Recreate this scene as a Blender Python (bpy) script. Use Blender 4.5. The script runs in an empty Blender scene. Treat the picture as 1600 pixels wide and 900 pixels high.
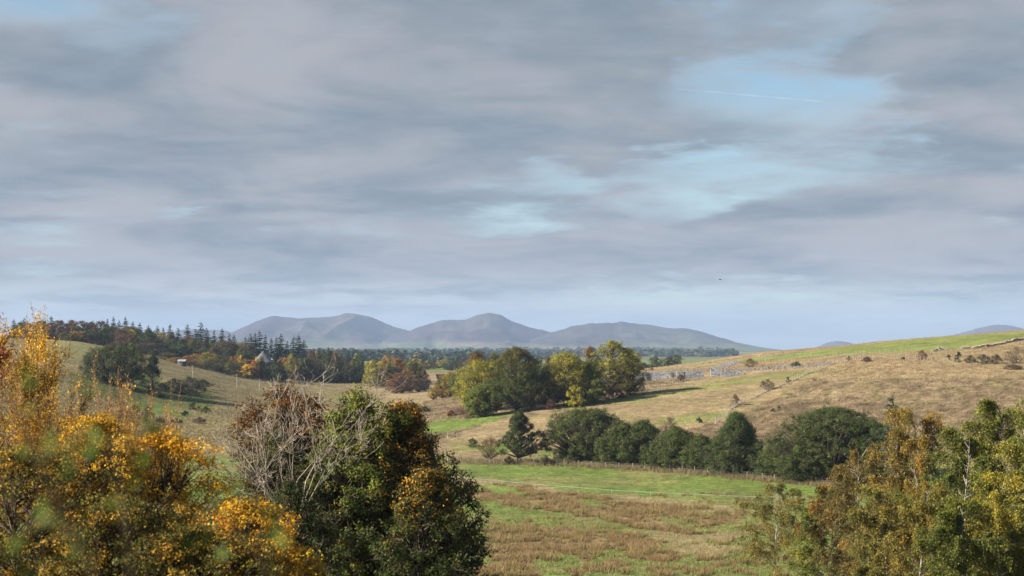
import bpy, math, random
import numpy as np
from mathutils import Vector

F = 2617.0            # focal length in pixels of a 1600 px wide frame
CAMZ = 24.0           # eye height above the valley floor
PITCH = math.atan(95.0 / F)
scene = bpy.context.scene
COL = scene.collection

# ------------------------------------------------------------------ helpers
def zat(py, Y):
    """height of a point seen at image row py when it stands Y metres away"""
    v = (450.0 - py) / F
    s = Y / (math.cos(PITCH) - v * math.sin(PITCH))
    return CAMZ + s * (math.sin(PITCH) + v * math.cos(PITCH))

def rowof(z, Y):
    t = (z - CAMZ) / np.maximum(Y, 1.0)
    a = np.arctan(t) - PITCH
    return 450.0 - F * np.tan(a)

def xat(px, Y):
    return (px - 800.0) / F * Y

def lin(h):
    out = []
    for c in h:
        c /= 255.0
        out.append(c / 12.92 if c <= 0.04045 else ((c + 0.055) / 1.055) ** 2.4)
    return out

# ---- value noise
_rs = np.random.RandomState(7)
_tab = _rs.rand(256, 256).astype(np.float64)
def vnoise(x, y):
    xi = np.floor(x).astype(int); yi = np.floor(y).astype(int)
    fx = x - xi; fy = y - yi
    fx = fx * fx * (3 - 2 * fx); fy = fy * fy * (3 - 2 * fy)
    a = _tab[xi & 255, yi & 255]; b = _tab[(xi + 1) & 255, yi & 255]
    c = _tab[xi & 255, (yi + 1) & 255]; d = _tab[(xi + 1) & 255, (yi + 1) & 255]
    return (a * (1 - fx) + b * fx) * (1 - fy) + (c * (1 - fx) + d * fx) * fy
def fbm(x, y, o=4):
    s = 0; a = 0.5
    for k in range(o):
        s = s + a * vnoise(x * 2 ** k + 17.3 * k, y * 2 ** k + 5.1 * k); a *= 0.5
    return s / (1 - 0.5 ** o)

# ---- geometry container
class Geo:
    def __init__(self):
        self.v = []; self.q = []; self.t = []; self.c = []; self.n = 0
    def add(self, V, Q=None, T=None, C=None):
        V = np.asarray(V, float).reshape(-1, 3)
        self.v.append(V)
        if Q is not None: self.q.append(np.asarray(Q).reshape(-1, 4) + self.n)
        if T is not None: self.t.append(np.asarray(T).reshape(-1, 3) + self.n)
        if C is None: C = np.full((len(V), 3), 0.5)
        C = np.asarray(C, float)
        if C.ndim == 1: C = np.tile(C, (len(V), 1))
        self.c.append(C)
        self.n += len(V)
    def mesh(self, name, mat, smooth=False):
        V = np.concatenate(self.v); C = np.concatenate(self.c)
        q = np.concatenate(self.q) if self.q else np.zeros((0, 4), int)
        t = np.concatenate(self.t) if self.t else np.zeros((0, 3), int)
        me = bpy.data.meshes.new(name)
        me.vertices.add(len(V)); me.vertices.foreach_set('co', V.astype(np.float32).ravel())
        nl = q.size + t.size
        me.loops.add(nl)
        me.loops.foreach_set('vertex_index', np.concatenate([q.ravel(), t.ravel()]).astype(np.int32))
        me.polygons.add(len(q) + len(t))
        ls = np.concatenate([np.arange(len(q)) * 4, q.size + np.arange(len(t)) * 3]).astype(np.int32)
        me.polygons.foreach_set('loop_start', ls)
        at = me.attributes.new('col', 'FLOAT_COLOR', 'POINT')
        c4 = np.ones((len(V), 4), np.float32); c4[:, :3] = C
        at.data.foreach_set('color', c4.ravel())
        if smooth: me.polygons.foreach_set('use_smooth', np.ones(len(me.polygons), bool))
        me.materials.append(mat)
        me.update(calc_edges=True)
        return me

def obj(name, me, parent=None, loc=None):
    o = bpy.data.objects.new(name, me); COL.objects.link(o)
    if parent is not None: o.parent = parent
    if loc is not None: o.location = loc
    return o
def tag(o, label, cat, group=None, kind=None):
    o['label'] = label; o['category'] = cat
    if group: o['group'] = group
    if kind: o['kind'] = kind
    return o
def thing(name, loc, label, cat, group=None, rz=0.0, sc=1.0):
    o = bpy.data.objects.new(name, None); COL.objects.link(o)
    o.empty_display_size = 0.5
    o.location = loc; o.rotation_euler = (0, 0, rz)
    o.scale = sc if isinstance(sc, tuple) else (sc, sc, sc)
    return tag(o, label, cat, group)

def unit(v):
    return v / np.maximum(np.linalg.norm(v, axis=-1, keepdims=True), 1e-9)

def segs(g, P0, P1, r0, r1, k=3, C=None):
    """tapered prisms from P0 to P1, all at once"""
    P0 = np.asarray(P0, float).reshape(-1, 3); P1 = np.asarray(P1, float).reshape(-1, 3); n = len(P0)
    if n == 0: return
    r0 = np.broadcast_to(np.asarray(r0, float), (n,)); r1 = np.broadcast_to(np.asarray(r1, float), (n,))
    d = unit(P1 - P0)
    ref = np.where(np.abs(d[:, 2:3]) > 0.9, np.array([[1.0, 0, 0]]), np.array([[0, 0, 1.0]]))
    a = unit(np.cross(d, ref)); b = np.cross(d, a)
    th = np.arange(k) * 2 * math.pi / k
    ring = a[:, None, :] * np.cos(th)[None, :, None] + b[:, None, :] * np.sin(th)[None, :, None]
    V = np.concatenate([P0[:, None, :] + ring * r0[:, None, None], P1[:, None, :] + ring * r1[:, None, None]], 1)
    i = np.arange(k); j = (i + 1) % k
    q = np.stack([i, j, j + k, i + k], 1)
    Q = (np.arange(n) * 2 * k)[:, None, None] + q[None]
    if C is None: C = np.array([0.5, 0.5, 0.5])
    C = np.asarray(C, float)
    C = np.tile(C, (n * 2 * k, 1)) if C.ndim == 1 else np.repeat(C, 2 * k, axis=0)
    g.add(V.reshape(-1, 3), Q.reshape(-1, 4), None, C)

def leaves(g, P, N, L, rng, C, aspect=0.62, T=None, fold=0.12):
    n = len(P)
    if n == 0: return
    N = unit(N)
    if T is None: T = rng.normal(size=(n, 3))
    T = T - N * np.sum(T * N, 1, keepdims=True); T = unit(T)
    B = np.cross(N, T)
    L = np.broadcast_to(np.asarray(L, float), (n,))[:, None]
    V = np.stack([P - T * L * 0.5, P + B * L * aspect * 0.5 - N * L * fold, P + T * L * 0.5, P - B * L * aspect * 0.5 - N * L * fold], 1)
    Q = np.arange(n * 4).reshape(n, 4)
    g.add(V.reshape(-1, 3), Q, None, np.repeat(C, 4, axis=0))

def pick(rng, pal, n):
    cols = np.array([p[:3] for p in pal]); w = np.array([p[3] for p in pal], float); w /= w.sum()
    return cols[rng.choice(len(pal), n, p=w)]

# ------------------------------------------------------------------ materials
def nodes(name):
    m = bpy.data.materials.new(name); m.use_nodes = True
    nt = m.node_tree; nt.nodes.clear()
    return m, nt, nt.nodes, nt.links

def leaf_mat(name, trans=0.3, jitter=0.25, hue=0.03):
    m, nt, N, L = nodes(name)
    out = N.new('ShaderNodeOutputMaterial')
    a = N.new('ShaderNodeAttribute'); a.attribute_name = 'col'
    oi = N.new('ShaderNodeObjectInfo')
    hs = N.new('ShaderNodeHueSaturation')
    mr = N.new('ShaderNodeMapRange'); mr.inputs['To Min'].default_value = 0.5 - hue; mr.inputs['To Max'].default_value = 0.5 + hue
    mv = N.new('ShaderNodeMapRange'); mv.inputs['To Min'].default_value = 1 - jitter; mv.inputs['To Max'].default_value = 1 + jitter
    ml = N.new('ShaderNodeMath'); ml.operation = 'MULTIPLY'; ml.inputs[1].default_value = 7.31
    fr = N.new('ShaderNodeMath'); fr.operation = 'FRACT'
    L.new(oi.outputs['Random'], mr.inputs['Value']); L.new(oi.outputs['Random'], ml.inputs[0])
    L.new(ml.outputs[0], fr.inputs[0]); L.new(fr.outputs[0], mv.inputs['Value'])
    L.new(mr.outputs[0], hs.inputs['Hue']); L.new(mv.outputs[0], hs.inputs['Value'])
    L.new(a.outputs['Color'], hs.inputs['Color'])
    p = N.new('ShaderNodeBsdfPrincipled'); p.inputs['Roughness'].default_value = 0.6
    p.inputs['Specular IOR Level'].default_value = 0.12
    t = N.new('ShaderNodeBsdfTranslucent')
    mx = N.new('ShaderNodeMixShader'); mx.inputs[0].default_value = trans
    L.new(hs.outputs[0], p.inputs['Base Color']); L.new(hs.outputs[0], t.inputs['Color'])
    L.new(p.outputs[0], mx.inputs[1]); L.new(t.outputs[0], mx.inputs[2])
    L.new(mx.outputs[0], out.inputs['Surface'])
    return m

def bark_mat(name, c1, c2, scale=3.0, zs=0.25, attr=False):
    m, nt, N, L = nodes(name)
    out = N.new('ShaderNodeOutputMaterial')
    tc = N.new('ShaderNodeTexCoord'); mp = N.new('ShaderNodeMapping'); mp.inputs['Scale'].default_value = (1, 1, zs)
    nz = N.new('ShaderNodeTexNoise'); nz.inputs['Scale'].default_value = scale; nz.inputs['Detail'].default_value = 5
    cr = N.new('ShaderNodeValToRGB'); cr.color_ramp.elements[0].position = 0.38; cr.color_ramp.elements[1].position = 0.62
    cr.color_ramp.elements[0].color = (*c1, 1); cr.color_ramp.elements[1].color = (*c2, 1)
    p = N.new('ShaderNodeBsdfPrincipled'); p.inputs['Roughness'].default_value = 0.85
    p.inputs['Specular IOR Level'].default_value = 0.2
    bp = N.new('ShaderNodeBump'); bp.inputs['Strength'].default_value = 0.5; bp.inputs['Distance'].default_value = 0.05
    L.new(tc.outputs['Object'], mp.inputs[0]); L.new(mp.outputs[0], nz.inputs['Vector'])
    L.new(nz.outputs['Fac'], cr.inputs[0]); L.new(nz.outputs['Fac'], bp.inputs['Height'])
    if attr:
        a = N.new('ShaderNodeAttribute'); a.attribute_name = 'col'
        mm = N.new('ShaderNodeMix'); mm.data_type = 'RGBA'; mm.blend_type = 'MULTIPLY'; mm.inputs[0].default_value = 1
        L.new(cr.outputs[0], mm.inputs[6]); L.new(a.outputs['Color'], mm.inputs[7]); L.new(mm.outputs[2], p.inputs['Base Color'])
    else:
        L.new(cr.outputs[0], p.inputs['Base Color'])
    L.new(bp.outputs[0], p.inputs['Normal']); L.new(p.outputs[0], out.inputs['Surface'])
    return m

M_LEAF = leaf_mat('leaf_broad', 0.3, 0.18, 0.015)
M_LEAF1 = leaf_mat('leaf_individual', 0.32, 0.0, 0.0)
M_NEEDLE = leaf_mat('needle', 0.12, 0.25, 0.02)
M_TWIG = leaf_mat('twig_attr', 0.0, 0.0, 0.0)
M_BARK = bark_mat('bark_brown', (0.045, 0.034, 0.025), (0.13, 0.105, 0.08))
M_BARKP = bark_mat('bark_pale', (0.16, 0.13, 0.10), (0.34, 0.29, 0.235))
M_BIRCH = bark_mat('bark_birch', (0.09, 0.075, 0.06), (0.36, 0.32, 0.28), 2.2, 1.6)
M_WOOD = bark_mat('weathered_post', (0.22, 0.19, 0.16), (0.42, 0.38, 0.33), 6.0, 0.3)
M_STONE = bark_mat('grey_stone', (0.16, 0.16, 0.165), (0.36, 0.36, 0.365), 1.6, 1.0, True)
M_WIRE = bark_mat('galvanised_wire', (0.25, 0.25, 0.25), (0.4, 0.4, 0.4))

# ------------------------------------------------------------------ terrain heights
KY = np.array([-150, 0, 40, 80, 120, 160, 200, 300, 350, 420, 500, 600, 720, 850, 950, 1100, 1400, 2000, 3500, 6000, 9000, 16000], float)
TAB = {
 -1500:[26, 23.5, 21, 18, 15, 12, 10, 10, 12, 16, 20, 25, 29, 32, 34, 36, 37, 32, 14, 6, 8, 8],
 -400: [26, 23, 19.5, 15.5, 11, 8, 6, 6, 8, 12, 16, 21, 27, 31, 33, 34, 35, 30, 12, 5, 8, 8],
 0:    [26, 22.4, 18, 13, 8, 4, 2.5, 2, 3, 5, 10, 18, 25, 29.5, 30.5, 30.5, 29, 26, 10, 5, 8, 8],
 130:  [26, 22.4, 17.8, 12.6, 7.2, 3, 1.5, 0.8, 1, 2, 6, 13.7, 20.2, 28.0, 28.3, 28, 28, 24, 8, 5, 8, 8],
 250:  [26, 22.4, 17.5, 12, 6.4, 2, 0.8, 0.3, 0.3, 0.8, 2.2, 6.2, 13.2, 18.2, 18.0, 19, 22, 18, 6, 5, 8, 8],
 400:  [26, 22.4, 17.2, 11.6, 5.6, 1.5, 0.3, 0, 0, 0.2, 0.8, 2.2, 4.2, 5.7, 6.4, 11, 17, 12, 4, 5, 8, 8],
 520:  [26, 22.4, 17, 11.4, 5.2, 1.2, 0.1, 0, 0, 0.1, 0.4, 1.0, 1.6, 2.2, 2.6, 5, 8, 9, 3, 5, 8, 8],
 640:  [26, 22.4, 17, 11.4, 5, 1, 0, 0, 0, 0.8, 2.3, 3.0, 3.5, 3.6, 3.8, 4.6, 7, 6, 2, 5, 8, 8],
 740:  [26, 22.4, 17, 11.4, 5, 1, 0, 0, 0.1, 1.9, 6.0, 6.4, 6.2, 5.6, 5.4, 5.6, 6.5, 5.5, 2, 5, 8, 8],
 850:  [26, 22.4, 17, 11.4, 5, 1, 0, 0, 0.4, 3.4, 8.4, 8.6, 8.2, 7, 6.5, 6, 6, 5, 2, 5, 8, 8],
 1000: [26, 22.4, 17, 11.4, 5, 1, 0, 0, 0.6, 5.6, 10.6, 12.2, 12.6, 12.8, 12.2, 9, 6, 4, 2, 5, 8, 8],
 1200: [26, 22.4, 17, 11.4, 5, 1, 0, 0.3, 2.8, 7.3, 13.4, 17.6, 20.2, 22.9, 22.2, 18, 10, 5, 2, 5, 8, 8],
 1400: [26, 22.4, 17, 11.4, 5, 1, 0.2, 0.8, 3.4, 12.2, 19.8, 23.3, 27.3, 27.8, 25, 20, 12, 6, 2, 5, 8, 8],
 1600: [26, 22.4, 17, 11.4, 5, 1.2, 0.6, 3, 8.4, 15.4, 22.8, 28.4, 32.2, 32.6, 30, 25, 15, 7, 3, 5, 8, 8],
 2000: [26, 22.6, 17.4, 12, 6, 3, 3, 6, 11, 17.5, 26, 32, 37, 38, 36, 32, 20, 10, 4, 5, 8, 8],
 3000: [26, 23, 18, 13, 9, 8, 8, 12, 16, 24, 32, 38, 42, 44, 44, 40, 28, 14, 6, 5, 8, 8],
}
PXK = np.array(sorted(TAB)); ZT = np.array([TAB[k] for k in PXK], float)
def warp(Y): return np.log(np.asarray(Y, float) + 260.0)
_gp = np.arange(-1500, 3001, 15.0)
_gw = np.linspace(warp(-150), warp(16000), 420)
_tmp = np.array([np.interp(_gw, warp(KY), r) for r in ZT])                 # cols x w
_G = np.array([np.interp(_gp, PXK, _tmp[:, j]) for j in range(len(_gw))]).T  # px x w
def _smooth(A, ax, n):
    for _ in range(n):
        p = np.concatenate([np.take(A, [0], ax), A, np.take(A, [-1], ax)], ax)
        A = (np.take(p, range(0, A.shape[ax]), ax) + 2 * A + np.take(p, range(2, A.shape[ax] + 2), ax)) / 4
    return A
_G = _smooth(_smooth(_G, 0, 5), 1, 5)
def ground_z(X, Y):
    X = np.asarray(X, float); Y = np.asarray(Y, float)
    px = 800 + F * X / np.maximum(Y, 30.0)
    fx = np.clip((px - _gp[0]) / (_gp[1] - _gp[0]), 0, len(_gp) - 1.001)
    fw = np.clip((warp(Y) - _gw[0]) / (_gw[1] - _gw[0]), 0, len(_gw) - 1.001)
    i = fx.astype(int); j = fw.astype(int); a = fx - i; b = fw - j
    z = (_G[i, j] * (1 - a) + _G[i + 1, j] * a) * (1 - b) + (_G[i, j + 1] * (1 - a) + _G[i + 1, j + 1] * a) * b
    rough = np.clip(z / 12.0, 0.06, 1.0) * np.clip((Y - 200) / 200.0, 0.15, 1)
    z = z + rough * ((fbm(X / 42.0, Y / 42.0, 3) - 0.5) * 1.6 + (fbm(X / 9.0 + 40, Y / 9.0, 3) - 0.5) * 0.55)
    return z
def gz(px, Y): return float(ground_z(np.array([xat(px, Y)]), np.array([float(Y)]))[0])
def base(px, Y, sink=0.05): return (xat(px, Y), Y, gz(px, Y) - sink)

def inpoly(px, py, poly):
    r = np.zeros(px.shape, bool); n = len(poly)
    for i in range(n):
        x1, y1 = poly[i]; x2, y2 = poly[(i + 1) % n]
        if y1 == y2: continue
        c = ((y1 > py) != (y2 > py)) & (px < (x2 - x1) * (py - y1) / (y2 - y1) + x1)
        r ^= c
    return r

# ---- land cover: the fields and their plants, laid out as on a map of the valley, with some shade painted in
C_PAST = np.array([0.124, 0.142, 0.036]); C_PASTB = np.array([0.112, 0.152, 0.032])
C_STRAW = np.array([0.235, 0.178, 0.096]); C_ROUGH = np.array([0.172, 0.128, 0.074])
C_RUSH = np.array([0.185, 0.110, 0.052]); C_OLIVE = np.array([0.112, 0.104, 0.038])
C_DRYG = np.array([0.185, 0.152, 0.070]); C_EARTH = np.array([0.085, 0.060, 0.040])
C_DULL = np.array([0.050, 0.060, 0.022])
RUSH = [[(725,758),(790,757),(870,766),(960,781),(1060,792),(1150,800),(1165,818),(1060,832),(1000,826),(930,812),(895,806),(850,798),(800,795),(770,785),(725,778)],
        [(750,830),(840,826),(920,829),(1005,833),(1015,846),(1060,856),(1110,866),(1125,878),(1060,880),(960,872),(840,862),(775,848)],
        [(762,852),(800,852),(850,868),(920,876),(985,892),(1000,906),(950,906),(900,900),(860,893),(800,906),(750,915)]]
STRAWM = [[(700,745),(760,748),(900,768),(1010,775),(1110,788),(1170,798),(1160,808),(1060,795),(960,782),(870,768),(790,757),(700,758)],
          [(1005,832),(1160,830),(1190,838),(1080,848),(1040,850)], [(1050,850),(1150,857),(1150,868),(1100,872)]]
GREEN_TOP = [(1000,586),(1100,570),(1200,556),(1400,533),(1480,526),(1605,517.5),(1605,528),(1560,534),(1490,546),(1350,553),(1200,563),(1080,574),(1010,588)]
FIELD_R = [(690,700),(760,660),(900,640),(1000,612),(1100,590),(1200,580),(1290,573),(1325,566),(1270,590),(1200,625),(1140,655),(1080,672),(1000,690),(900,715),(700,720)]
GREEN_R1 = [(860,632),(1000,618),(1100,600),(1200,584),(1290,576),(1320,568),(1290,582),(1200,594),(1100,609),(1000,628),(860,642)]
GREEN_R2 = [(1030,655),(1090,645),(1150,640),(1145,652),(1080,664),(1030,666)]
GREEN_C = [(655,668),(675,655),(700,655),(760,650),(820,640),(800,650),(740,668),(690,676),(655,676)]
GREEN_D = [(725,695),(760,694),(800,700),(850,702),(870,712),(725,704)]
LEFT_UP = [(60,520),(100,528),(150,534),(170,540),(150,562),(60,562)]
LEFT_G1 = [(200,622),(235,627),(300,645),(290,655),(250,648),(200,636)]
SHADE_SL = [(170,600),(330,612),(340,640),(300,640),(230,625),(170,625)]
def cover(X, Y, z):
    """(colour, roughness class) of the ground at each point"""
    px = 800 + F * X / np.maximum(Y, 30.0); py = rowof(z, Y)
    jx = (fbm(X / 5.0, Y / 5.0, 3) - 0.5); jy = (fbm(X / 6.0 + 90, Y / 6.0 + 31, 3) - 0.5)
    amp = np.clip(F / np.maximum(Y, 60) * 2.2, 0, 30)
    qx = px + jx * amp * 4; qy = py + jy * amp * 0.6
    n1 = fbm(X / 14.0 + 3, Y / 20.0 + 8, 4)[:, None]; n2 = fbm(X / 3.0, Y / 6.0, 3)[:, None]
    col = np.tile(C_DRYG, (len(X), 1)); kind = np.zeros(len(X), int)      # 0 short, 1 rough, 2 rush, 3 field
    col = col * (0.8 + 0.4 * n1)
    # near bank below the camera
    m = (Y < 172); col[m] = (C_OLIVE * 0.6 + 0.4 * C_PAST) * (0.7 + 0.6 * n1[m]); kind[m] = 1
    # valley meadow
    mead = (Y >= 165) & (Y < 372) & (z < 2.6)
    pal = np.clip((n1 - 0.42) * 5, 0, 1)
    mc = C_PASTB * (1 - pal) + (C_PAST * 0.75 + C_STRAW * 0.25) * pal
    low = np.clip((qy - 785) / 12, 0, 1)[:, None]
    tus = np.clip((n2 - 0.45) * 6, 0, 1)
    mc2 = (C_PASTB * 0.5 + C_PAST * 0.5) * (1 - 0.28 * tus) + C_STRAW * 0.28 * tus
    gl = np.clip((fbm(X / 30.0 + 7, Y / 12.0 + 2, 2)[:, None] - 0.55) * 8, 0, 1) * 0.8
    mc2 = mc2 * (1 - gl) + C_PASTB * gl
    mc = mc * (1 - low) + mc2 * low
    col[mead] = mc[mead]; kind[mead] = 3
    for p in STRAWM:
        k = inpoly(qx, qy, p) & mead; col[k] = (C_STRAW * 0.72 + C_PAST * 0.28) * (0.8 + 0.4 * n2[k]); kind[k] = 1
    for p in RUSH:
        k = inpoly(qx, qy, p) & mead & (fbm(X / 4.0 + 3, Y / 13.0, 3) > 0.37); col[k] = (C_RUSH * 0.55 + C_OLIVE * 0.5) * (0.7 + 0.6 * n2[k]); kind[k] = 2
    # hillside to the right
    hr = (px > 660) & (Y > 345) & (z > 0.45) & (Y < 1300) & ~mead & ~((px < 860) & (Y > 640))
    col[hr] = C_ROUGH * (0.82 + 0.4 * n1[hr]); kind[hr] = 1
    n4 = fbm(X / 2.0 + 9, Y / 4.5 + 4, 3)[:, None]; col[hr] *= 0.72 + 0.62 * np.clip((n4[hr] - 0.32) * 2.6, 0, 1)  # grass mottle; its dark specks are painted tussock shadows
    g = np.clip((n2 - 0.50) * 6, 0, 1) * np.clip((n1 - 0.40) * 5, 0, 1)
    col[hr] = col[hr] * (1 - 0.6 * g[hr]) + C_OLIVE * 0.6 * g[hr]
    k = hr & (px > 980) & (py < 592) ; col[k] = (C_STRAW * 1.0) * (0.85 + 0.3 * n2[k])
    k = inpoly(qx, qy, FIELD_R) & (Y > 352)
    st = np.clip((fbm(X / 22.0, (Y + 0.6 * X) / 8.0, 3)[:, None] - 0.42) * 4, 0, 1)
    col[k] = ((C_STRAW * 0.95) * (1 - 0.45 * st) + C_OLIVE * 1.3 * 0.45 * st)[k] * (0.9 + 0.2 * n2[k]); kind[k] = 3
    for p in (GREEN_R1, GREEN_R2):
        k = inpoly(qx, qy, p) & (Y > 380); col[k] = (C_PAST * 0.75 + C_STRAW * 0.3)[None] * (0.8 + 0.4 * n1[k])
    k = inpoly(qx, qy, GREEN_C) & (Y > 380); col[k] = C_PASTB * (0.9 + 0.2 * n1[k]); kind[k] = 3
    k = inpoly(qx, qy, GREEN_D) & (Y > 340) & (Y < 420); col[k] = C_PASTB * (0.9 + 0.2 * n1[k])
    k = inpoly(px + jx * 8, py + jy * 1.2, GREEN_TOP) & (Y > 480) & (px > 980); col[k] = (C_PAST * 1.15)[None] * (0.9 + 0.2 * n1[k]); kind[k] = 3
    # slope to the left
    hl = (px < 560) & (Y > 372) & (Y < 1250)
    col[hl] = ((C_STRAW * 0.42 + C_OLIVE * 0.62)[None] * (0.7 + 0.6 * n1))[hl]; kind[hl] = 1
    k = inpoly(qx, qy, LEFT_UP) & (Y > 500); col[k] = (C_PAST * 0.55 + C_STRAW * 0.45); kind[k] = 3
    k = inpoly(qx, qy, LEFT_G1) & hl; col[k] = C_PASTB * 0.9; kind[k] = 3
    k = inpoly(qx, qy, SHADE_SL) & hl; col[k] = C_PAST * 0.75  # the oak's cast shadow, painted into the slope as darker green
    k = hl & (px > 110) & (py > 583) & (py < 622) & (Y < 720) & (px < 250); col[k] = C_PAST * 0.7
    # valley floor further up
    vf = (px >= 470) & (px < 860) & (Y > 372) & (Y < 1300) & ~mead & ~((px >= 560) & (Y <= 640))
    sl = (C_STRAW * 0.42 + C_OLIVE * 0.62)[None] * (0.7 + 0.6 * n1); fl = (C_STRAW * 0.75 + C_ROUGH * 0.25)[None] * (0.8 + 0.4 * n1)
    ww = np.clip((px - 480 + jx * 160) / 170.0, 0, 1)[:, None]; ww = ww * ww * (3 - 2 * ww)
    col[vf] = (sl * (1 - ww) + fl * ww)[vf]
    # patchwork of the plain
    far = Y >= 1250
    cx = np.floor(X / 310.0 + 1.2 * vnoise(X / 800., Y / 800.)); cy = np.floor(Y / 520.0 + 0.7 * vnoise(X / 500., Y / 900.))
    hsh = _tab[(cx.astype(int) * 7) & 255, (cy.astype(int) * 13) & 255][:, None]
    fc = np.where(hsh < 0.5, C_PASTB * 1.0, np.where(hsh < 0.75, C_DRYG * 0.9, C_OLIVE))
    col[far] = fc[far] * (0.85 + 0.3 * n1[far])
    k = (Y > 1350) & (Y < 2300) & (px > 560) & (px < 900); col[k] = C_PASTB * 1.1
    return col, kind

def ground_mat():
    m, nt, N, L = nodes('ground_cover')
    out = N.new('ShaderNodeOutputMaterial'); p = N.new('ShaderNodeBsdfPrincipled')
    p.inputs['Roughness'].default_value = 0.95; p.inputs['Specular IOR Level'].default_value = 0.1
    a = N.new('ShaderNodeAttribute'); a.attribute_name = 'col'
    tc = N.new('ShaderNodeTexCoord')
    last = a.outputs['Color']
    for sc, amt, st in ((2.2, 0.55, (1, 1, 1)), (0.45, 0.42, (1, 0.7, 1)), (0.09, 0.3, (1.0, 0.6, 1))):
        mp = N.new('ShaderNodeMapping'); mp.inputs['Scale'].default_value = st
        nz = N.new('ShaderNodeTexNoise'); nz.inputs['Scale'].default_value = sc; nz.inputs['Detail'].default_value = 6
        nz.inputs['Roughness'].default_value = 0.65
        L.new(tc.outputs['Object'], mp.inputs[0]); L.new(mp.outputs[0], nz.inputs['Vector'])
        mr = N.new('ShaderNodeMapRange'); mr.inputs['From Min'].default_value = 0.3; mr.inputs['From Max'].default_value = 0.7
        mr.inputs['To Min'].default_value = 1 - amt; mr.inputs['To Max'].default_value = 1 + amt
        L.new(nz.outputs['Fac'], mr.inputs['Value'])
        hs = N.new('ShaderNodeHueSaturation'); L.new(mr.outputs[0], hs.inputs['Value']); L.new(last, hs.inputs['Color'])
        last = hs.outputs[0]
    L.new(last, p.inputs['Base Color'])
    nb = N.new('ShaderNodeTexNoise'); nb.inputs['Scale'].default_value = 1.1; nb.inputs['Detail'].default_value = 5
    L.new(tc.outputs['Object'], nb.inputs['Vector'])
    bp = N.new('ShaderNodeBump'); bp.inputs['Strength'].default_value = 0.6; bp.inputs['Distance'].default_value = 0.45
    L.new(nb.outputs['Fac'], bp.inputs['Height']); L.new(bp.outputs[0], p.inputs['Normal'])
    L.new(p.outputs[0], out.inputs['Surface'])
    return m
M_GROUND = ground_mat()

def build_ground():
    a_in = np.linspace(-0.37, 0.37, 640)
    a_out = 0.37 + (np.linspace(0, 1, 46)[1:]) ** 1.4 * 0.73
    A = np.concatenate([-a_out[::-1], a_in, a_out])
    rows = [-100.0]; y = -100.0
    while y < 15500:
        d = (y + 130)
        r = 0.008 if 130 < y < 1000 else 0.018
        y += max(d * r, 0.8); rows.append(y)
    R = np.array(rows)
    YY, AA = np.meshgrid(R, A, indexing='ij')
    XX = AA * (YY + 130.0)
    x = XX.ravel(); yv = YY.ravel(); z = ground_z(x, yv)
    c, k = cover(x, yv, z)
    nr, nc = len(R), len(A)
    i = np.arange(nr - 1)[:, None] * nc + np.arange(nc - 1)[None]
    Q = np.stack([i, i + 1, i + 1 + nc, i + nc], -1).reshape(-1, 4)
    g = Geo(); g.add(np.stack([x, yv, z], 1), Q, None, c)
    o = obj('ground', g.mesh('ground', M_GROUND, True))
    tag(o, 'valley ground of green meadow, tan rough grass and pale fields', 'ground', kind='structure')
build_ground()

# ------------------------------------------------------------------ far hills
def hill_mat():
    m, nt, N, L = nodes('heather_hill')
    out = N.new('ShaderNodeOutputMaterial'); p = N.new('ShaderNodeBsdfPrincipled')
    p.inputs['Roughness'].default_value = 1.0; p.inputs['Specular IOR Level'].default_value = 0.0
    a = N.new('ShaderNodeAttribute'); a.attribute_name = 'col'
    tc = N.new('ShaderNodeTexCoord')
    nz = N.new('ShaderNodeTexNoise'); nz.inputs['Scale'].default_value = 0.012; nz.inputs['Detail'].default_value = 7
    L.new(tc.outputs['Object'], nz.inputs['Vector'])
    mr = N.new('ShaderNodeMapRange'); mr.inputs['From Min'].default_value = 0.3; mr.inputs['From Max'].default_value = 0.7
    mr.inputs['To Min'].default_value = 0.6; mr.inputs['To Max'].default_value = 1.4
    hs = N.new('ShaderNodeHueSaturation'); L.new(nz.outputs['Fac'], mr.inputs['Value']); L.new(mr.outputs[0], hs.inputs['Value'])
    L.new(a.outputs['Color'], hs.inputs['Color']); L.new(hs.outputs[0], p.inputs['Base Color'])
    L.new(p.outputs[0], out.inputs['Surface'])
    return m
M_HILL = hill_mat()
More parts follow.
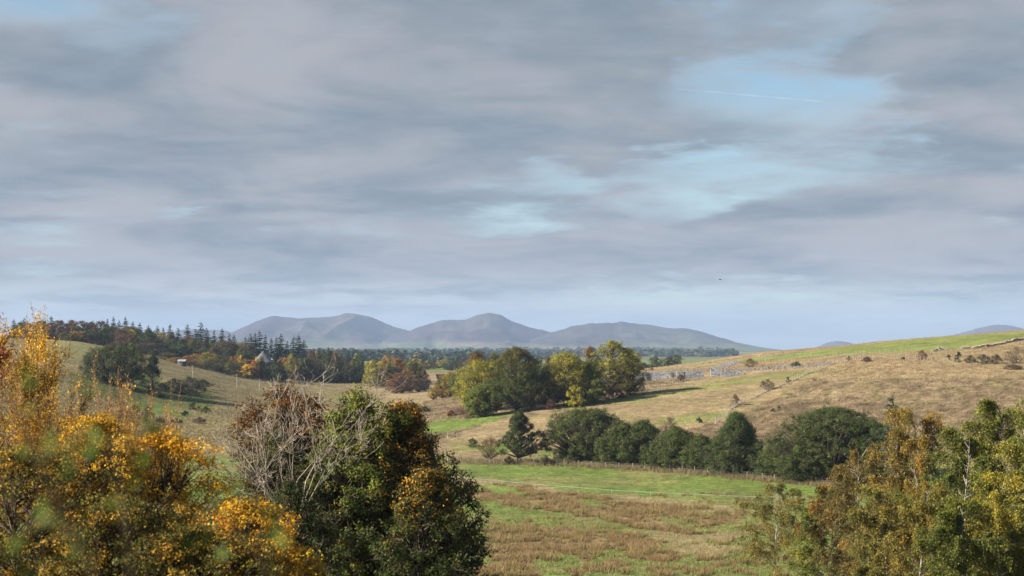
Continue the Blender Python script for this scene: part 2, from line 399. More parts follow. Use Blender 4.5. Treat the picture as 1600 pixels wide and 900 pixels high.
def hill(label, prof, Y0, wid, seed, c_top, c_low, woods=()):
    px0, px1 = prof[0][0], prof[-1][0]
    P = np.linspace(px0, px1, 300); R = np.linspace(-1, 0.9, 130)
    hx = np.interp(P, [p[0] for p in prof], [p[1] for p in prof])
    k = np.ones(5) / 5; hx = np.convolve(np.pad(hx, 2, 'edge'), k, 'valid') + (fbm(P / 13. + seed, P * 0 + seed, 3) - 0.5) * 3.0
    ridge = np.array([zat(h, Y0) for h in hx])
    PP, RR = np.meshgrid(P, R, indexing='ij')
    Y = Y0 + RR * wid
    X = (PP - 800) / F * Y0 * (1 + RR * wid / Y0 * 0.5)
    bell = np.where(RR < 0, np.clip(1 - np.abs(RR), 0, 1) ** 1.25, np.clip(1 - np.abs(RR), 0, 1))
    n = fbm(X / 900. + seed, Y / 1500. + seed, 4) - 0.5
    rg = 1 - np.abs(2 * fbm(X / 620. + seed * 3, Y / 1500. + 4, 4) - 1)
    fade = np.clip(-RR * 7.0, 0, 1)
    Z = ridge[:, None] * bell + fade * np.minimum(bell * 2, 1) * (n * 150 - (1 - rg) * 170) * np.clip(ridge[:, None] / 200, 0, 1)
    Z = np.maximum(Z, -3 * (1 - bell) - 1) + 6 * np.minimum(bell * 6, 1)
    z = Z.ravel(); x = X.ravel(); y = Y.ravel()
    t = np.clip(z / (ridge.max() * 0.42), 0, 1)[:, None]
    m = fbm(x / 420. + seed, y / 800., 4)[:, None]
    h2 = np.clip((m - 0.42) * 5, 0, 1)
    up = np.array(c_top) * h2 + np.array(c_low) * (1 - h2)
    lo = np.array([0.30, 0.27, 0.15]) * h2 + np.array([0.17, 0.20, 0.09]) * (1 - h2)
    s = np.clip((t - 0.45) * 3.5 + (m - 0.5) * 2, 0, 1)
    c = (lo * 0.40 * (1 - s) + up * 0.30 * s)
    w = np.clip((fbm(x / 260. + 50 + seed, y / 500., 3)[:, None] - 0.63) * 30, 0, 1) * np.clip(1 - t * 1.2, 0, 1)
    c = c * (1 - 0.8 * w) + np.array([0.03, 0.045, 0.03]) * 0.8 * w
    nr, nc = len(P), len(R)
    i = np.arange(nr - 1)[:, None] * nc + np.arange(nc - 1)[None]
    Q = np.stack([i, i + nc, i + nc + 1, i + 1], -1).reshape(-1, 4)
    g = Geo(); g.add(np.stack([x, y, z], 1), Q, None, c)
    return tag(obj('hill', g.mesh('hill', M_HILL, True)), label, 'hill', kind='structure')
HT = (0.12, 0.08, 0.105); HG = (0.155, 0.135, 0.115)
hill('double topped purple hill left of the pointed hill', [(270,556),(330,530),(370,517),(400,503),(426,494),(445,496),(470,498.5),(500,497),(522,496),(540,491),(556,491),(580,497),(610,510),(640,518),(680,535),(720,550),(760,556)], 11600, 2600, 3.1, HT, HG)
hill('pointed purple hill in the middle of the range', [(520,556),(570,540),(620,526),(650,514),(690,502),(725,501),(745,494),(765,489.5),(780,493),(800,503),(830,513),(860,520),(900,538),(950,553),(1000,556)], 11000, 2600, 8.7, HT, (0.145, 0.125, 0.11))
hill('broad pale green hill sloping down to the right', [(770,556),(820,536),(860,521),(895,511),(925,506.5),(950,506),(972,503),(990,506),(1020,510),(1050,515),(1075,514),(1100,521),(1150,536),(1200,546),(1260,554),(1300,557)], 10400, 2400, 14.2, (0.125, 0.11, 0.10), (0.155, 0.16, 0.12))
hill('faint low ridge far behind the left forest', [(-200,556),(100,540),(220,524),(300,515),(345,517),(400,527),(520,550),(600,556)], 13000, 1500, 19.0, HT, HG)
hill('small blue hilltop showing above the right skyline', [(1400,556),(1470,530),(1510,519),(1540,511),(1562,508.5),(1580,510),(1600,515),(1680,530),(1760,556)], 12500, 1600, 23.5, HT, HG)
hill('faint far hill just above the end of the green skyline', [(1200,556),(1270,547),(1290,537.5),(1308,533.5),(1326,535.5),(1352,545),(1440,556)], 13200, 1400, 27.5, HT, HG)

# ------------------------------------------------------------------ tree builders
DG = (0.040, 0.062, 0.018); MG = (0.070, 0.100, 0.022); YG = (0.150, 0.160, 0.028); YL = (0.46, 0.30, 0.03)
OR = (0.36, 0.155, 0.025); RU = (0.17, 0.075, 0.028); BR = (0.115, 0.068, 0.042); GY = (0.17, 0.13, 0.095); OL = (0.095, 0.095, 0.026)

def prof_round(t): return np.sqrt(np.clip(1 - (2 * t - 0.9) ** 2 / 1.21, 0.02, 1))
def prof_dome(t): return np.clip(1 - t ** 2.6, 0.03, 1) * (0.80 + 0.2 * np.clip(t * 4, 0, 1))
def prof_cone(t): return np.clip(1.02 - t, 0.03, 1) ** 0.75 * (0.7 + 0.3 * np.clip(t * 5, 0, 1))
def prof_oval(t): return np.sqrt(np.clip(1 - (2 * t - 1) ** 2, 0.03, 1)) * 0.9 + 0.05

def broadleaf(seed, H, W, pal, prof=prof_round, bare=0.15, ncl=60, npl=90, leaf=0.3, rc=None, top_pal=None, droop=0.0, gap=0.0,
              limb_r=None, extra=(), trunk_k=7, stems=1, lean=(0, 0), lobes=0.22, bark_col=None, shell=0.3, up=0.35, rnd=0.36):
    """crown of leaf clumps carried on limbs; returns (trunk Geo, crown Geo), base at the origin"""
    rng = np.random.default_rng(seed); gt = Geo(); gc = Geo(); ncl = int(ncl * 1.35)
    R = W / 2.0; rc = rc or 0.17 * (W + H) / 2
    ph = rng.uniform(0, 6.28, 4)
    t = rng.uniform(0, 1, ncl) ** 0.85; az = rng.uniform(0, 2 * math.pi, ncl)
    lob = 1 + lobes * (np.sin(2 * az + ph[0]) * 0.4 + np.sin(3 * az + ph[1] + 4 * t) * 0.5 + np.sin(5 * az + ph[2] - 7 * t) * 0.4) + rng.normal(0, lobes * 0.4, ncl)
    rad = np.maximum(R * 1.12 - rc * 0.45, 0.3) * prof(t) * lob * rng.uniform(0, 1, ncl) ** shell
    zb = bare * H; zt = H - rc * 0.5
    cz = zb + rc * 0.4 + t * (zt - zb - rc * 0.4)
    Cc = np.stack([rad * np.cos(az) + lean[0] * cz / H, rad * np.sin(az) + lean[1] * cz / H, cz], 1)
    rcs = rc * rng.uniform(0.6, 1.25, ncl)
    for e in extra:      # extra boughs (x, y, z, radius, count)
        d = rng.normal(size=(e[4], 3)); d = unit(d) * (rng.uniform(0, 1, (e[4], 1)) ** 0.5) * e[3]
        Cc = np.concatenate([Cc, np.array(e[:3])[None] + d * [1, 1, 0.8]]); rcs = np.concatenate([rcs, rc * rng.uniform(0.6, 1.0, e[4])])
    n = len(Cc)
    # trunk(s)
    r0 = limb_r or 0.022 * H + 0.02
    sb = [np.zeros(3)] if stems == 1 else [np.array([*np.clip(rng.normal(0, 0.10 * R, 2), -0.2 * R, 0.2 * R), 0]) for _ in range(stems)]
    tops = []
    for b in sb:
        k = 8; zz = np.linspace(-0.3, (0.86 if stems == 1 else 0.66) * H, k)
        wob = np.cumsum(rng.normal(0, 0.012 * H, (k, 2)), 0); wob -= wob[0]
        spread = (b[:2] * 1.2)[None] * (zz / H)[:, None] if stems > 1 else 0
        pts = np.concatenate([b[None, :2] + wob + spread + np.array(lean)[None] * (zz / H)[:, None], zz[:, None]], 1)
        rr = r0 * (1 - 0.9 * np.linspace(0, 1, k)) / math.sqrt(stems); rr[0] *= 1.35
        segs(gt, pts[:-1], pts[1:], rr[:-1], rr[1:], trunk_k)
        tops.append(pts)
    own = rng.integers(0, len(sb), n)
    hz = np.hypot(Cc[:, 0], Cc[:, 1])
    hs = np.clip(Cc[:, 2] - hz * rng.uniform(0.5, 1.1, n) - rcs * 0.3, bare * H * 0.75 + 0.02 * H, 0.82 * H)
    S = np.zeros((n, 3))
    for i_, pts in enumerate(tops):
        k = own == i_
        S[k] = np.stack([np.interp(hs[k], pts[:, 2], pts[:, j]) for j in range(3)], 1)
    mid = (S + Cc) / 2 + np.stack([(Cc[:, 0] - S[:, 0]) * 0.12, (Cc[:, 1] - S[:, 1]) * 0.12, rng.uniform(-0.05, 0.1, n) * H * 0.3], 1)
    L = np.linalg.norm(Cc - S, axis=1)
    rr0 = np.clip(0.012 * L + 0.006 * H, 0.012, r0 * 0.6)
    prev = S
    for a in range(1, 5):
        u = a / 4.0
        q = (1 - u) ** 2 * S + 2 * u * (1 - u) * mid + u * u * Cc
        segs(gt, prev, q, rr0 * (1 - (a - 1) / 4.6), rr0 * (1 - a / 4.6), 4); prev = q
    # twigs
    nt_ = 7
    d = unit(rng.normal(size=(n, nt_, 3)) + [0, 0, 0.3 - droop]) * rcs[:, None, None] * rng.uniform(0.6, 1.05, (n, nt_, 1))
    P0 = np.repeat(Cc, nt_, 0); segs(gt, P0, P0 + d.reshape(-1, 3), np.repeat(rr0 * 0.22, nt_), np.repeat(rr0 * 0.07, nt_), 3)
    # leaves
    cnt = np.maximum((npl * (rcs / rc) ** 2 * rng.uniform(0.7, 1.3, n) * (1 - gap * rng.uniform(0, 1, n))).astype(int), 4)
    ci = np.repeat(np.arange(n), cnt); m = len(ci)
    # sub-clumps give the boughs their broken outline
    nsub = 6
    sub = unit(rng.normal(size=(n, nsub, 3)) + [0, 0, 0.25]) * rcs[:, None, None] * rng.uniform(0.35, 0.85, (n, nsub, 1)) * [1, 1, 0.75]
    si = rng.integers(0, nsub, m)
    dd = unit(rng.normal(size=(m, 3))) * (rng.uniform(0, 1, (m, 1)) ** 0.5)
    off = sub[ci, si] + dd * (rcs[ci] * 0.48)[:, None] * [1, 1, 0.7]
    off[:, 2] -= droop * np.abs(rng.normal(0, 1, m)) * rcs[ci]
    P = Cc[ci] + off
    outw = unit(off * 0.6 + dd * rc * 0.5)
    N = unit(outw + rng.normal(size=(m, 3)) * rnd + [0, 0, up])
    bc = pick(rng, pal, n); col = bc[ci] * 0.6 + pick(rng, pal, m) * 0.4
    if top_pal is not None:
        th = (P[:, 2] / H) + rng.normal(0, 0.12, m) + 0.12 * np.clip(np.linalg.norm(off, axis=1) / rc, 0, 1.3)
        k = rng.uniform(0, 1, m) < np.clip((th - 0.66) * 3.2, 0, 0.93)
        col[k] = pick(rng, top_pal, int(k.sum()))
    col = col * rng.uniform(0.7, 1.3, (m, 1))
    ok = P[:, 2] > 0.05
    leaves(gc, P[ok], N[ok], leaf * rng.uniform(0.7, 1.3, int(ok.sum())), rng, col[ok])
    return gt, gc

def conifer(seed, H, W, col, nwh=20, leaf=0.55):
    rng = np.random.default_rng(seed); gt = Geo(); gc = Geo()
    segs(gt, [[0, 0, -0.3]], [[0, 0, H * 0.97]], 0.016 * H, 0.01, 6)
    P = []; Nn = []; T = []; Ls = []
    for w in range(nwh):
        t = (w + rng.uniform(0, 0.5)) / nwh
        z = H * (0.10 + 0.88 * t); L = W / 2 * (1 - t) ** 0.68 * rng.uniform(0.6, 1.25) + 0.12
        nb = 7 if t < 0.8 else 5
        for b in range(nb):
            az = rng.uniform(0, 6.283); l = L * rng.uniform(0.65, 1.15)
            dx = np.array([math.cos(az), math.sin(az), 0])
            tip = np.array([0, 0, z]) + dx * l + np.array([0, 0, -l * rng.uniform(0.1, 0.4)])
            segs(gt, [[0, 0, z]], [tip], 0.05, 0.01, 3)
            k = max(4, int(l / leaf * 5.0))
            u = np.linspace(0.18, 1.0, k)[:, None]
            q = np.array([0, 0, z]) * (1 - u) + tip * u + rng.normal(0, 0.13, (k, 3)) * leaf
            side = np.array([-dx[1], dx[0], 0])
            q = q + side * rng.normal(0, 0.22, (k, 1)) * l * (1 - u * 0.5)
            P.append(q); Nn.append(np.tile([0, 0, 0.45], (k, 1)) + rng.normal(0, 0.6, (k, 3)) + dx * 0.8)
            T.append(np.tile(dx + [0, 0, -0.35], (k, 1)) + rng.normal(0, 0.25, (k, 3)))
            Ls.append(np.full(k, leaf) * rng.uniform(0.7, 1.3, k) * (1.05 - 0.35 * t))
    P = np.concatenate(P); m = len(P)
    zz = np.linspace(H * 0.93, H, 5)
    leaves(gc, np.stack([zz * 0, zz * 0, zz], 1), rng.normal(size=(5, 3)) * [1, 1, 0.1], leaf * 0.8, rng, np.tile(np.array(col), (5, 1)), 0.35, np.tile([0, 0, 1.0], (5, 1)))
    c = np.array(col)[None] * rng.uniform(0.6, 1.5, (m, 1))
    leaves(gc, P, np.concatenate(Nn), np.concatenate(Ls), rng, c, 0.62, np.concatenate(T))
    return gt, gc

def branchy(seed, H, spread, levels=4, nstem=6, r0=0.09, wig=0.12, upward=0.35, kids=5, fan=0.55, lean=(0, 0), minr=0.006):
    """open branch skeleton; returns list of (P0, P1, r0, r1, level) arrays and tip list"""
    rng = np.random.default_rng(seed); S = []; tips = []
    def grow(p, d, L, r, lv):
        n = 6 if lv < 2 else 4; step = L / n; pts = [p]; ds = []
        for i in range(n):
            d = unit(d + rng.normal(0, wig, 3) + np.array([0, 0, upward * 0.25]))
            p = p + d * step; pts.append(p); ds.append(d)
        rr = np.linspace(r, max(r * 0.35, minr), n + 1)
        for i in range(n): S.append((pts[i], pts[i + 1], rr[i], rr[i + 1], lv))
        tips.append((pts[-1], ds[-1], lv))
        if lv >= levels: return
        nk = kids + rng.integers(-1, 2)
        for k in range(nk):
            i = rng.integers(max(1, n // 3), n); b = ds[i]
            a = unit(np.cross(b, rng.normal(size=3))); ang = rng.uniform(0.45, 0.95)
            grow(pts[i] + (pts[i + 1] - pts[i]) * rng.uniform(0, 1), unit(b * math.cos(ang) + a * math.sin(ang)), L * rng.uniform(0.38, 0.62), max(rr[i] * 0.55, minr), lv + 1)
    for s in range(nstem):
        az = 2 * math.pi * (s + rng.uniform(-0.3, 0.3)) / nstem
        d = unit(np.array([math.cos(az) * fan + lean[0], math.sin(az) * fan + lean[1], 1.0]))
        grow(np.array([math.cos(az), math.sin(az), 0]) * 0.15 + [0, 0, -0.2], d, H * rng.uniform(0.6, 0.85) , r0 * rng.uniform(0.7, 1.1), 0)
    A = [np.array([s[i] for s in S]) for i in range(5)]
    A[0] = A[0] * [spread, spread, 1]; A[1] = A[1] * [spread, spread, 1]
    return A, tips

def shrub(seed, H, W, twig_c, pal, density=9, leaf=0.06, levels=3, nstem=10, kids=5, bare_top=0.0, r0=0.035, up=0.35, minr=0.004, aspect=0.62, twig_share=1.0):
    """many-stemmed twiggy bush with leaves along the twigs"""
    A, tips = branchy(seed, H, 1.0, levels, nstem, r0, 0.10, up, kids, 0.42, minr=minr)
    rng = np.random.default_rng(seed + 5)
    P0, P1, ra, rb, lv = A
    hmax = np.percentile(P1[:, 2], 99.85); sx = (W / 2) / np.percentile(np.hypot(P1[:, 0], P1[:, 1]), 97); sz = H / hmax
    P0 = P0 * [sx, sx, sz]; P1 = P1 * [sx, sx, sz]
    gt = Geo(); gc = Geo()
    c = np.array(twig_c)[None] * rng.uniform(0.7, 1.35, (len(P0), 1))
    segs(gt, P0, P1, ra, rb, 3, c)
    L = np.linalg.norm(P1 - P0, axis=1)
    lam = L * density * 2.3 * (lv >= 1) * np.where(lv >= levels, 1.0, 0.5)
    if bare_top > 0: lam = lam * np.clip(1 - bare_top * np.clip((P0[:, 2] / H - 0.55) * 2.6, 0, 1) * rng.uniform(0.6, 1.2, len(L)), 0.04, 1)
    k = rng.poisson(lam); idx = np.repeat(np.arange(len(L)), k); m = len(idx)
    u = rng.uniform(0, 1, (m, 1)); P = P0[idx] * (1 - u) + P1[idx] * u + rng.normal(0, leaf * 0.8, (m, 3))
    pc = pick(rng, pal, len(L)); cl = fbm(P[:, 0] * 1.3 + seed, P[:, 2] * 1.3 + P[:, 1], 2)[:, None]; keep = rng.uniform(0, 1, m) < np.clip((cl[:, 0] - 0.25) * 3.2, 0.12, 1)
    col = pc[idx] * 0.55 + pick(rng, pal, m) * 0.45
    col = col * rng.uniform(0.7, 1.3, (m, 1)) * (0.75 + 0.5 * cl)
    P = P[keep]; col = col[keep]; m = len(P)
    leaves(gc, P, rng.normal(size=(m, 3)) + [-0.3, 0, 0.4], leaf * rng.uniform(0.65, 1.35, m), rng, col, aspect)
    return gt, gc

def birch(seed, H, W, pal, nb=42, leaf=0.085, strands=9, per=15, lean=(0, 0), bare=0.1, tip_pal=None):
    strands = int(strands * 2.6); per = int(per * 1.4); leaf *= 1.3
    """birch with drooping strands of small leaves"""
    rng = np.random.default_rng(seed); gt = Geo(); gc = Geo(); gw = Geo()
    k = 9; zz = np.linspace(-0.4, H * 0.95, k); wob = np.cumsum(rng.normal(0, 0.014 * H, (k, 2)), 0); wob -= wob[0]
    pts = np.concatenate([wob + np.array(lean)[None] * (zz / H)[:, None], zz[:, None]], 1)
    rr = 0.0095 * H * (1 - 0.93 * np.linspace(0, 1, k))
    segs(gt, pts[:-1], pts[1:], rr[:-1], rr[1:], 7)
    P = []; C = []; W0 = []; W1 = []; TT = []
    for b in range(nb):
        t = bare + (0.97 - bare) * (b + rng.uniform(0, 1)) / nb
        z0 = t * H * 0.93; s = np.array([np.interp(z0, pts[:, 2], pts[:, 0]), np.interp(z0, pts[:, 2], pts[:, 1]), z0])
        az = rng.uniform(0, 6.283); env = (math.sin(min(0.95, 0.30 + t * 0.62) * math.pi) ** 0.7)
        L = W / 2 * env * rng.uniform(0.55, 1.15) + 0.25
        d = np.array([math.cos(az), math.sin(az), 0])
        rise = L * rng.uniform(0.25, 0.9) if t < 0.9 else L * 1.1
        n = 6; u = np.linspace(0, 1, n + 1)[:, None]
        bp = s + d * L * u + np.array([0, 0, 1.0]) * (rise * (1.6 * u - 1.0 * u * u)) + np.concatenate([np.zeros((1, 3)), rng.normal(0, 0.05 * L, (n, 3))])
        bp[:, 2] = np.minimum(bp[:, 2], H * 1.0)
        r = 0.006 * H * (1 - t * 0.6) * 0.6
        segs(gw if t < 0.55 and b % 3 else gt, bp[:-1], bp[1:], np.linspace(r, r * 0.3, n), np.linspace(r * 0.8, r * 0.22, n), 4)
        bc = pick(rng, tip_pal if (tip_pal and rng.uniform() < t * 1.1 - 0.3) else pal, 1)[0]
        for q in range(strands):
            uu = rng.uniform(0.25, 1.0); p = np.array([np.interp(uu, u[:, 0], bp[:, j]) for j in range(3)])
            ln = rng.uniform(0.35, 1.0) * (0.08 * H + 0.3)
            sd = unit(d * rng.uniform(0.1, 0.9) + rng.normal(0, 0.35, 3) + [0, 0, -0.25])
            m = 5; v = np.linspace(0, 1, m + 1)[:, None]
            sp = p + sd * ln * 0.55 * v + np.array([0, 0, -1.0]) * ln * 0.85 * v * v
            W0.append(sp[:-1]); W1.append(sp[1:])
            w = rng.uniform(0.05, 1, per); lp = np.stack([np.interp(w, v[:, 0], sp[:, j]) for j in range(3)], 1) + rng.normal(0, leaf * 0.9, (per, 3))
            P.append(lp); C.append((bc * 0.6 + pick(rng, pal, per) * 0.4) * rng.uniform(0.65, 1.35, (per, 1)) * rng.uniform(0.8, 1.2))
            TT.append(np.tile([0, 0, -1.0], (per, 1)) + rng.normal(0, 0.6, (per, 3)))
    segs(gw, np.concatenate(W0), np.concatenate(W1), 0.006, 0.004, 3)
    P = np.concatenate(P); C = np.concatenate(C); m = len(P)
    leaves(gc, P, rng.normal(size=(m, 3)) + [0, 0, 0.25], leaf * rng.uniform(0.7, 1.3, m), rng, C, 0.7, np.concatenate(TT))
    return gt, gc, gw

def plant(name, cat, label, px, Y, geo, bark=M_BARK, leafm=M_LEAF1, group=None, rz=0.0, parts=('trunk', 'crown'), sink=0.1):
    t = thing(name, base(px, Y, sink), label, cat, group, rz)
    gt, gc = geo[:2]
    if len(geo) > 2: obj('branches', geo[2].mesh('branches', M_BARK), t)
    obj(parts[0], gt.mesh(parts[0], bark), t)
    if gc is not None and gc.n: obj(parts[1], gc.mesh(parts[1], leafm), t)
    return t

def hgt(px, Y, top): return zat(top, Y) - gz(px, Y)
def wid(w, Y): return w * Y / F

def onground(px, py, y0=172.0, y1=1300.0):
    """distance of the ground seen at an image position"""
    Y = np.geomspace(y0, y1, 1500); X = (px - 800.0) / F * Y
    r = rowof(ground_z(X, Y), Y)
    k = np.nonzero(r <= py)[0]
    return float(Y[k[0]]) if len(k) else float(y1)

ORD = ['first', 'second', 'third', 'fourth', 'fifth', 'sixth', 'seventh', 'eighth', 'ninth', 'tenth', 'eleventh', 'twelfth', 'thirteenth',
       'fourteenth', 'fifteenth', 'sixteenth', 'seventeenth', 'eighteenth', 'nineteenth', 'twentieth', 'twenty-first', 'twenty-second',
       'twenty-third', 'twenty-fourth', 'twenty-fifth', 'twenty-sixth', 'twenty-seventh', 'twenty-eighth', 'twenty-ninth', 'thirtieth']

# ------------------------------------------------------------------ far trees: a few kinds, copied one by one
PROTO = {}
def proto(kind):
    if kind in PROTO: return PROTO[kind]
    v = []
    for s in range(3):
        sd = 100 * s + 11 + sum(map(ord, kind))
        if kind == 'spruce': g = conifer(sd, 16, 6.5, (0.017, 0.032, 0.017), 22, 0.6)
        elif kind == 'larch': g = conifer(sd, 15, 6.0, (0.12, 0.115, 0.03), 18, 0.6)
        elif kind == 'fir': g = conifer(sd, 16, 7.5, (0.022, 0.042, 0.014), 16, 0.75)
        else:
            pal = {'dark': [DG + (3,), MG + (1,)], 'green': [MG + (3,), OL + (1,), YG + (.6,)], 'olive': [OL + (3,), (0.13, 0.11, 0.035, 1), YG + (1,)],
                   'yellow': [(0.30, 0.25, 0.035, 2), YG + (2,), (0.42, 0.30, 0.035, 1)], 'gold': [(0.60, 0.36, 0.03, 3), (0.42, 0.28, 0.03, 1)],
                   'orange': [(0.36, 0.18, 0.03, 2), (0.28, 0.13, 0.03, 2), OL + (1,)],
                   'rust': [(0.17, 0.090, 0.045, 2), (0.125, 0.075, 0.035, 2)], 'brown': [BR + (2,), (0.085, 0.065, 0.03, 2)], 'red': [(0.36, 0.04, 0.03, 3), (0.2, 0.05, 0.03, 1)],
                   'grey': [GY + (2,), (0.13, 0.09, 0.07, 1)]}[kind]
            g = broadleaf(sd, 12, 10, pal, [prof_round, prof_dome, prof_oval][s], 0.04, 80, 40, 0.45, 1.5, gap=0.2 if kind != 'grey' else 0.5)
        v.append((g[0].mesh('trunk', M_BARK), g[1].mesh('crown', M_NEEDLE if kind in ('spruce', 'fir') else M_LEAF)))
    PROTO[kind] = v
    return v
DIM = {'spruce': (16, 6.5), 'larch': (15, 6.0), 'fir': (16, 7.5)}
KIND_NAME = {'spruce': 'spruce_tree', 'larch': 'larch_tree', 'fir': 'fir_tree'}
_cr = random.Random(5)
def far_tree(kind, px, top, w, Y, label, group, minH=2.5):
    v = proto(kind)[_cr.randrange(3)]; H0, W0 = DIM.get(kind, (12, 10))
    H = max(hgt(px, Y, top), minH); W = wid(w, Y) * (2.1 if kind in ('spruce', 'fir', 'larch') else 1.5)
    t = thing(KIND_NAME.get(kind, 'broadleaf_tree'), base(px, Y, 0.2), label, 'tree', group, _cr.uniform(0, 6.28), (W / W0, W / W0, H / H0))
    obj('trunk', v[0], t); obj('crown', v[1], t)
    return t

def fill(seed, kinds, px0, px1, top0, top1, w, n):
    """more trees for a stand: kind, place, height and width vary"""
    r = random.Random(seed); out = []
    for i in range(n):
        u = (i + r.random()) / n; out.append((r.choice(kinds), px0 + (px1 - px0) * u, top0 + (top1 - top0) * u + r.uniform(-2.5, 2.5), w * r.uniform(0.8, 1.3)))
    return out
# the tall conifers along the left skyline
SK = [(22,498,12),(38,496,14),(58,499,12),(80,493,15),(97,500,12),(168,497,11),(177,494,12),(186,499,11),(196,494,13),(208,501,12),(219,503,12),(232,507,13),(246,508,13),
      (255,511,12),(266,505,13),(278,511,13),(293,506,16),(305,512,12),(314,502,18),(323,511,13),(335,515,12),(347,512,13),(358,519,12),(366,522,13)]
for i, (px, top, w) in enumerate(SK):
    far_tree('spruce', px, top, w, 1160 + (i * 37 % 90), '%s spruce from the left in the skyline row on the left ridge' % ORD[i], 'spruces along the left ridge skyline')
SK2 = [(384,525,12),(392,520,13),(399,519,14),(406,515,15),(415,521,10),(424,527,12),(432,525,10),(439,520,15),(449,531,12),(459,524,16),(467,522,16),(475,530,15)]
for i, (px, top, w) in enumerate(SK2):
    far_tree('spruce' if i % 3 else 'fir', px, top, w, 1130 + (i * 41 % 80), '%s tall conifer from the left behind the round house' % ORD[i], 'conifers behind the round house')
WOODL = [('rust',45,503,26),('dark',66,500,26),('brown',92,500,24),('rust',112,499,26),('brown',128,500,24),('dark',143,502,22),('brown',158,501,22),('dark',172,507,22),('brown',200,509,24)]
NAMEC = {'rust': 'rust brown', 'dark': 'dark green', 'brown': 'dull brown', 'olive': 'olive green', 'yellow': 'yellow green', 'green': 'mid green', 'gold': 'bright gold',
         'orange': 'orange brown', 'red': 'crimson', 'grey': 'grey leafless', 'larch': 'yellowing larch', 'fir': 'broad dark fir', 'spruce': 'dark spruce'}
def row(rows, where, group, Yf):
    n = {}
    for i, (k, px, top, w) in enumerate(rows):
        n[k] = n.get(k, 0) + 1
    rank = {}
    for kk in n:
        for r_, i in enumerate(sorted([i for i, q in enumerate(rows) if q[0] == kk], key=lambda i: rows[i][1])): rank[i] = r_
    for i, (k, px, top, w) in enumerate(rows):
        nm = NAMEC[k] + ('' if k in ('larch', 'fir', 'spruce') else ' tree')
        far_tree(k, px, top, w, Yf(i, px), (('only ' + nm) if n[k] == 1 else '%s %s from the left' % (ORD[rank[i]], nm)) + ' ' + where, group)
row(WOODL + fill(1, ['dark', 'brown', 'dark', 'rust'], 30, 235, 504, 512, 22, 11), 'in the wood over the hilltop field', 'wood over the hilltop field', lambda i, px: 1040 + (i * 53 % 90))
row([('olive',104,517,22),('orange',121,516,20),('dark',140,515,26),('dark',163,512,26),('rust',152,528,14)], 'along the back edge of the hilltop field', 'edge of the hilltop field', lambda i, px: 960 + i * 7)
row([('yellow',203,513,20),('yellow',213,512,18),('green',190,517,18),('brown',226,519,20),('olive',240,517,18),('yellow',252,518,18),('brown',268,519,22),('rust',293,523,18),
     ('olive',284,528,18),('yellow',303,529,16),('larch',319,529,10),('green',331,531,16),('olive',346,532,16),('gold',348,539,9),('brown',362,533,18),('green',374,533,18),('olive',390,535,16)] + fill(2, ['dark', 'olive', 'green', 'dark', 'brown'], 205, 400, 521, 536, 19, 14),
    'in the wood below the skyline spruces', 'wood below the skyline spruces', lambda i, px: 1075 + (i * 29 % 55))
row([('brown',190,532,26),('rust',221,536,20),('brown',232,534,26),('dark',252,534,28),('dark',274,538,24),('dark',296,541,22),('brown',314,545,20),('brown',335,541,22),('dark',357,545,24),('olive',377,543,20),('dark',320,556,20)] + fill(3, ['dark', 'brown', 'olive', 'dark'], 180, 400, 530, 548, 22, 12),
    'in the shaded middle of the left wood', 'shaded middle of the left wood', lambda i, px: 1030 + (i * 23 % 40))
row([('olive',262,550,22),('orange',296,554,18),('orange',308,552,22),('yellow',325,549,22),('olive',346,554,22),('orange',366,556,22),('gold',377,553,12),('orange',385,560,20),('olive',322,562,22),
     ('dark',345,566,22),('brown',366,565,24),('gold',388,568,24),('dark',408,566,24),('orange',417,566,24),('dark',430,569,24),('brown',437,572,24),('olive',300,564,20),('grey',405,586,14),('grey',426,588,16)] + fill(4, ['orange', 'olive', 'dark', 'green', 'rust'], 275, 450, 556, 576, 20, 12),
    'in the autumn wood below the round house', 'autumn wood below the round house', lambda i, px: 925 + (i * 17 % 45) + (26 if i < 8 else 0))
row([('red',397,561,7),('gold',401,557,7),('green',409,555,8),('dark',429,562,14),('brown',421,566,12),('olive',437,560,13)], 'right against the round house', 'garden trees of the round house', lambda i, px: 938 + i)
row([('yellow',455,553,18),('orange',448,558,18),('dark',466,557,26),('green',441,558,16),('dark',480,558,22),('grey',484,556,12),('yellow',494,549,11),('dark',506,547,18),('brown',487,547,14),('green',500,560,14),
     ('red',485,564,6),('yellow',498,562,14),('dark',513,543,14),('spruce',499,543,10),('brown',518,548,16),('spruce',514,541,9),('rust',526,546,14),('green',533,553,16),('spruce',545,547,12),('dark',560,551,18),
     ('orange',514,557,16),('olive',524,562,16),('dark',537,560,22),('rust',553,560,18),('dark',556,567,26),('dark',568,570,18),('olive',468,580,18),('dark',497,573,22),('grey',512,570,14),('green',540,570,18)] + fill(5, ['dark', 'olive', 'dark', 'brown', 'green', 'orange'], 440, 575, 558, 572, 20, 14),
    'in the mixed wood beyond the maples', 'mixed wood in the middle of the left side', lambda i, px: 985 + (i * 19 % 70))
row([('larch',588,556,12),('yellow',583,563,22),('orange',600,558,18),('gold',602,553,8),('larch',609,550,11),('orange',618,557,20),('larch',625,552,10),('larch',636,553,10),('yellow',648,559,18),('orange',590,575,20),
     ('green',628,564,28),('green',612,570,24),('olive',600,578,24),('yellow',583,585,18),('dark',594,585,20),('olive',645,563,20)] + fill(6, ['yellow', 'olive', 'orange', 'green'], 575, 650, 560, 578, 20, 8),
    'in the golden wood of the valley', 'golden wood at the valley mouth', lambda i, px: 900 + (i * 31 % 110))
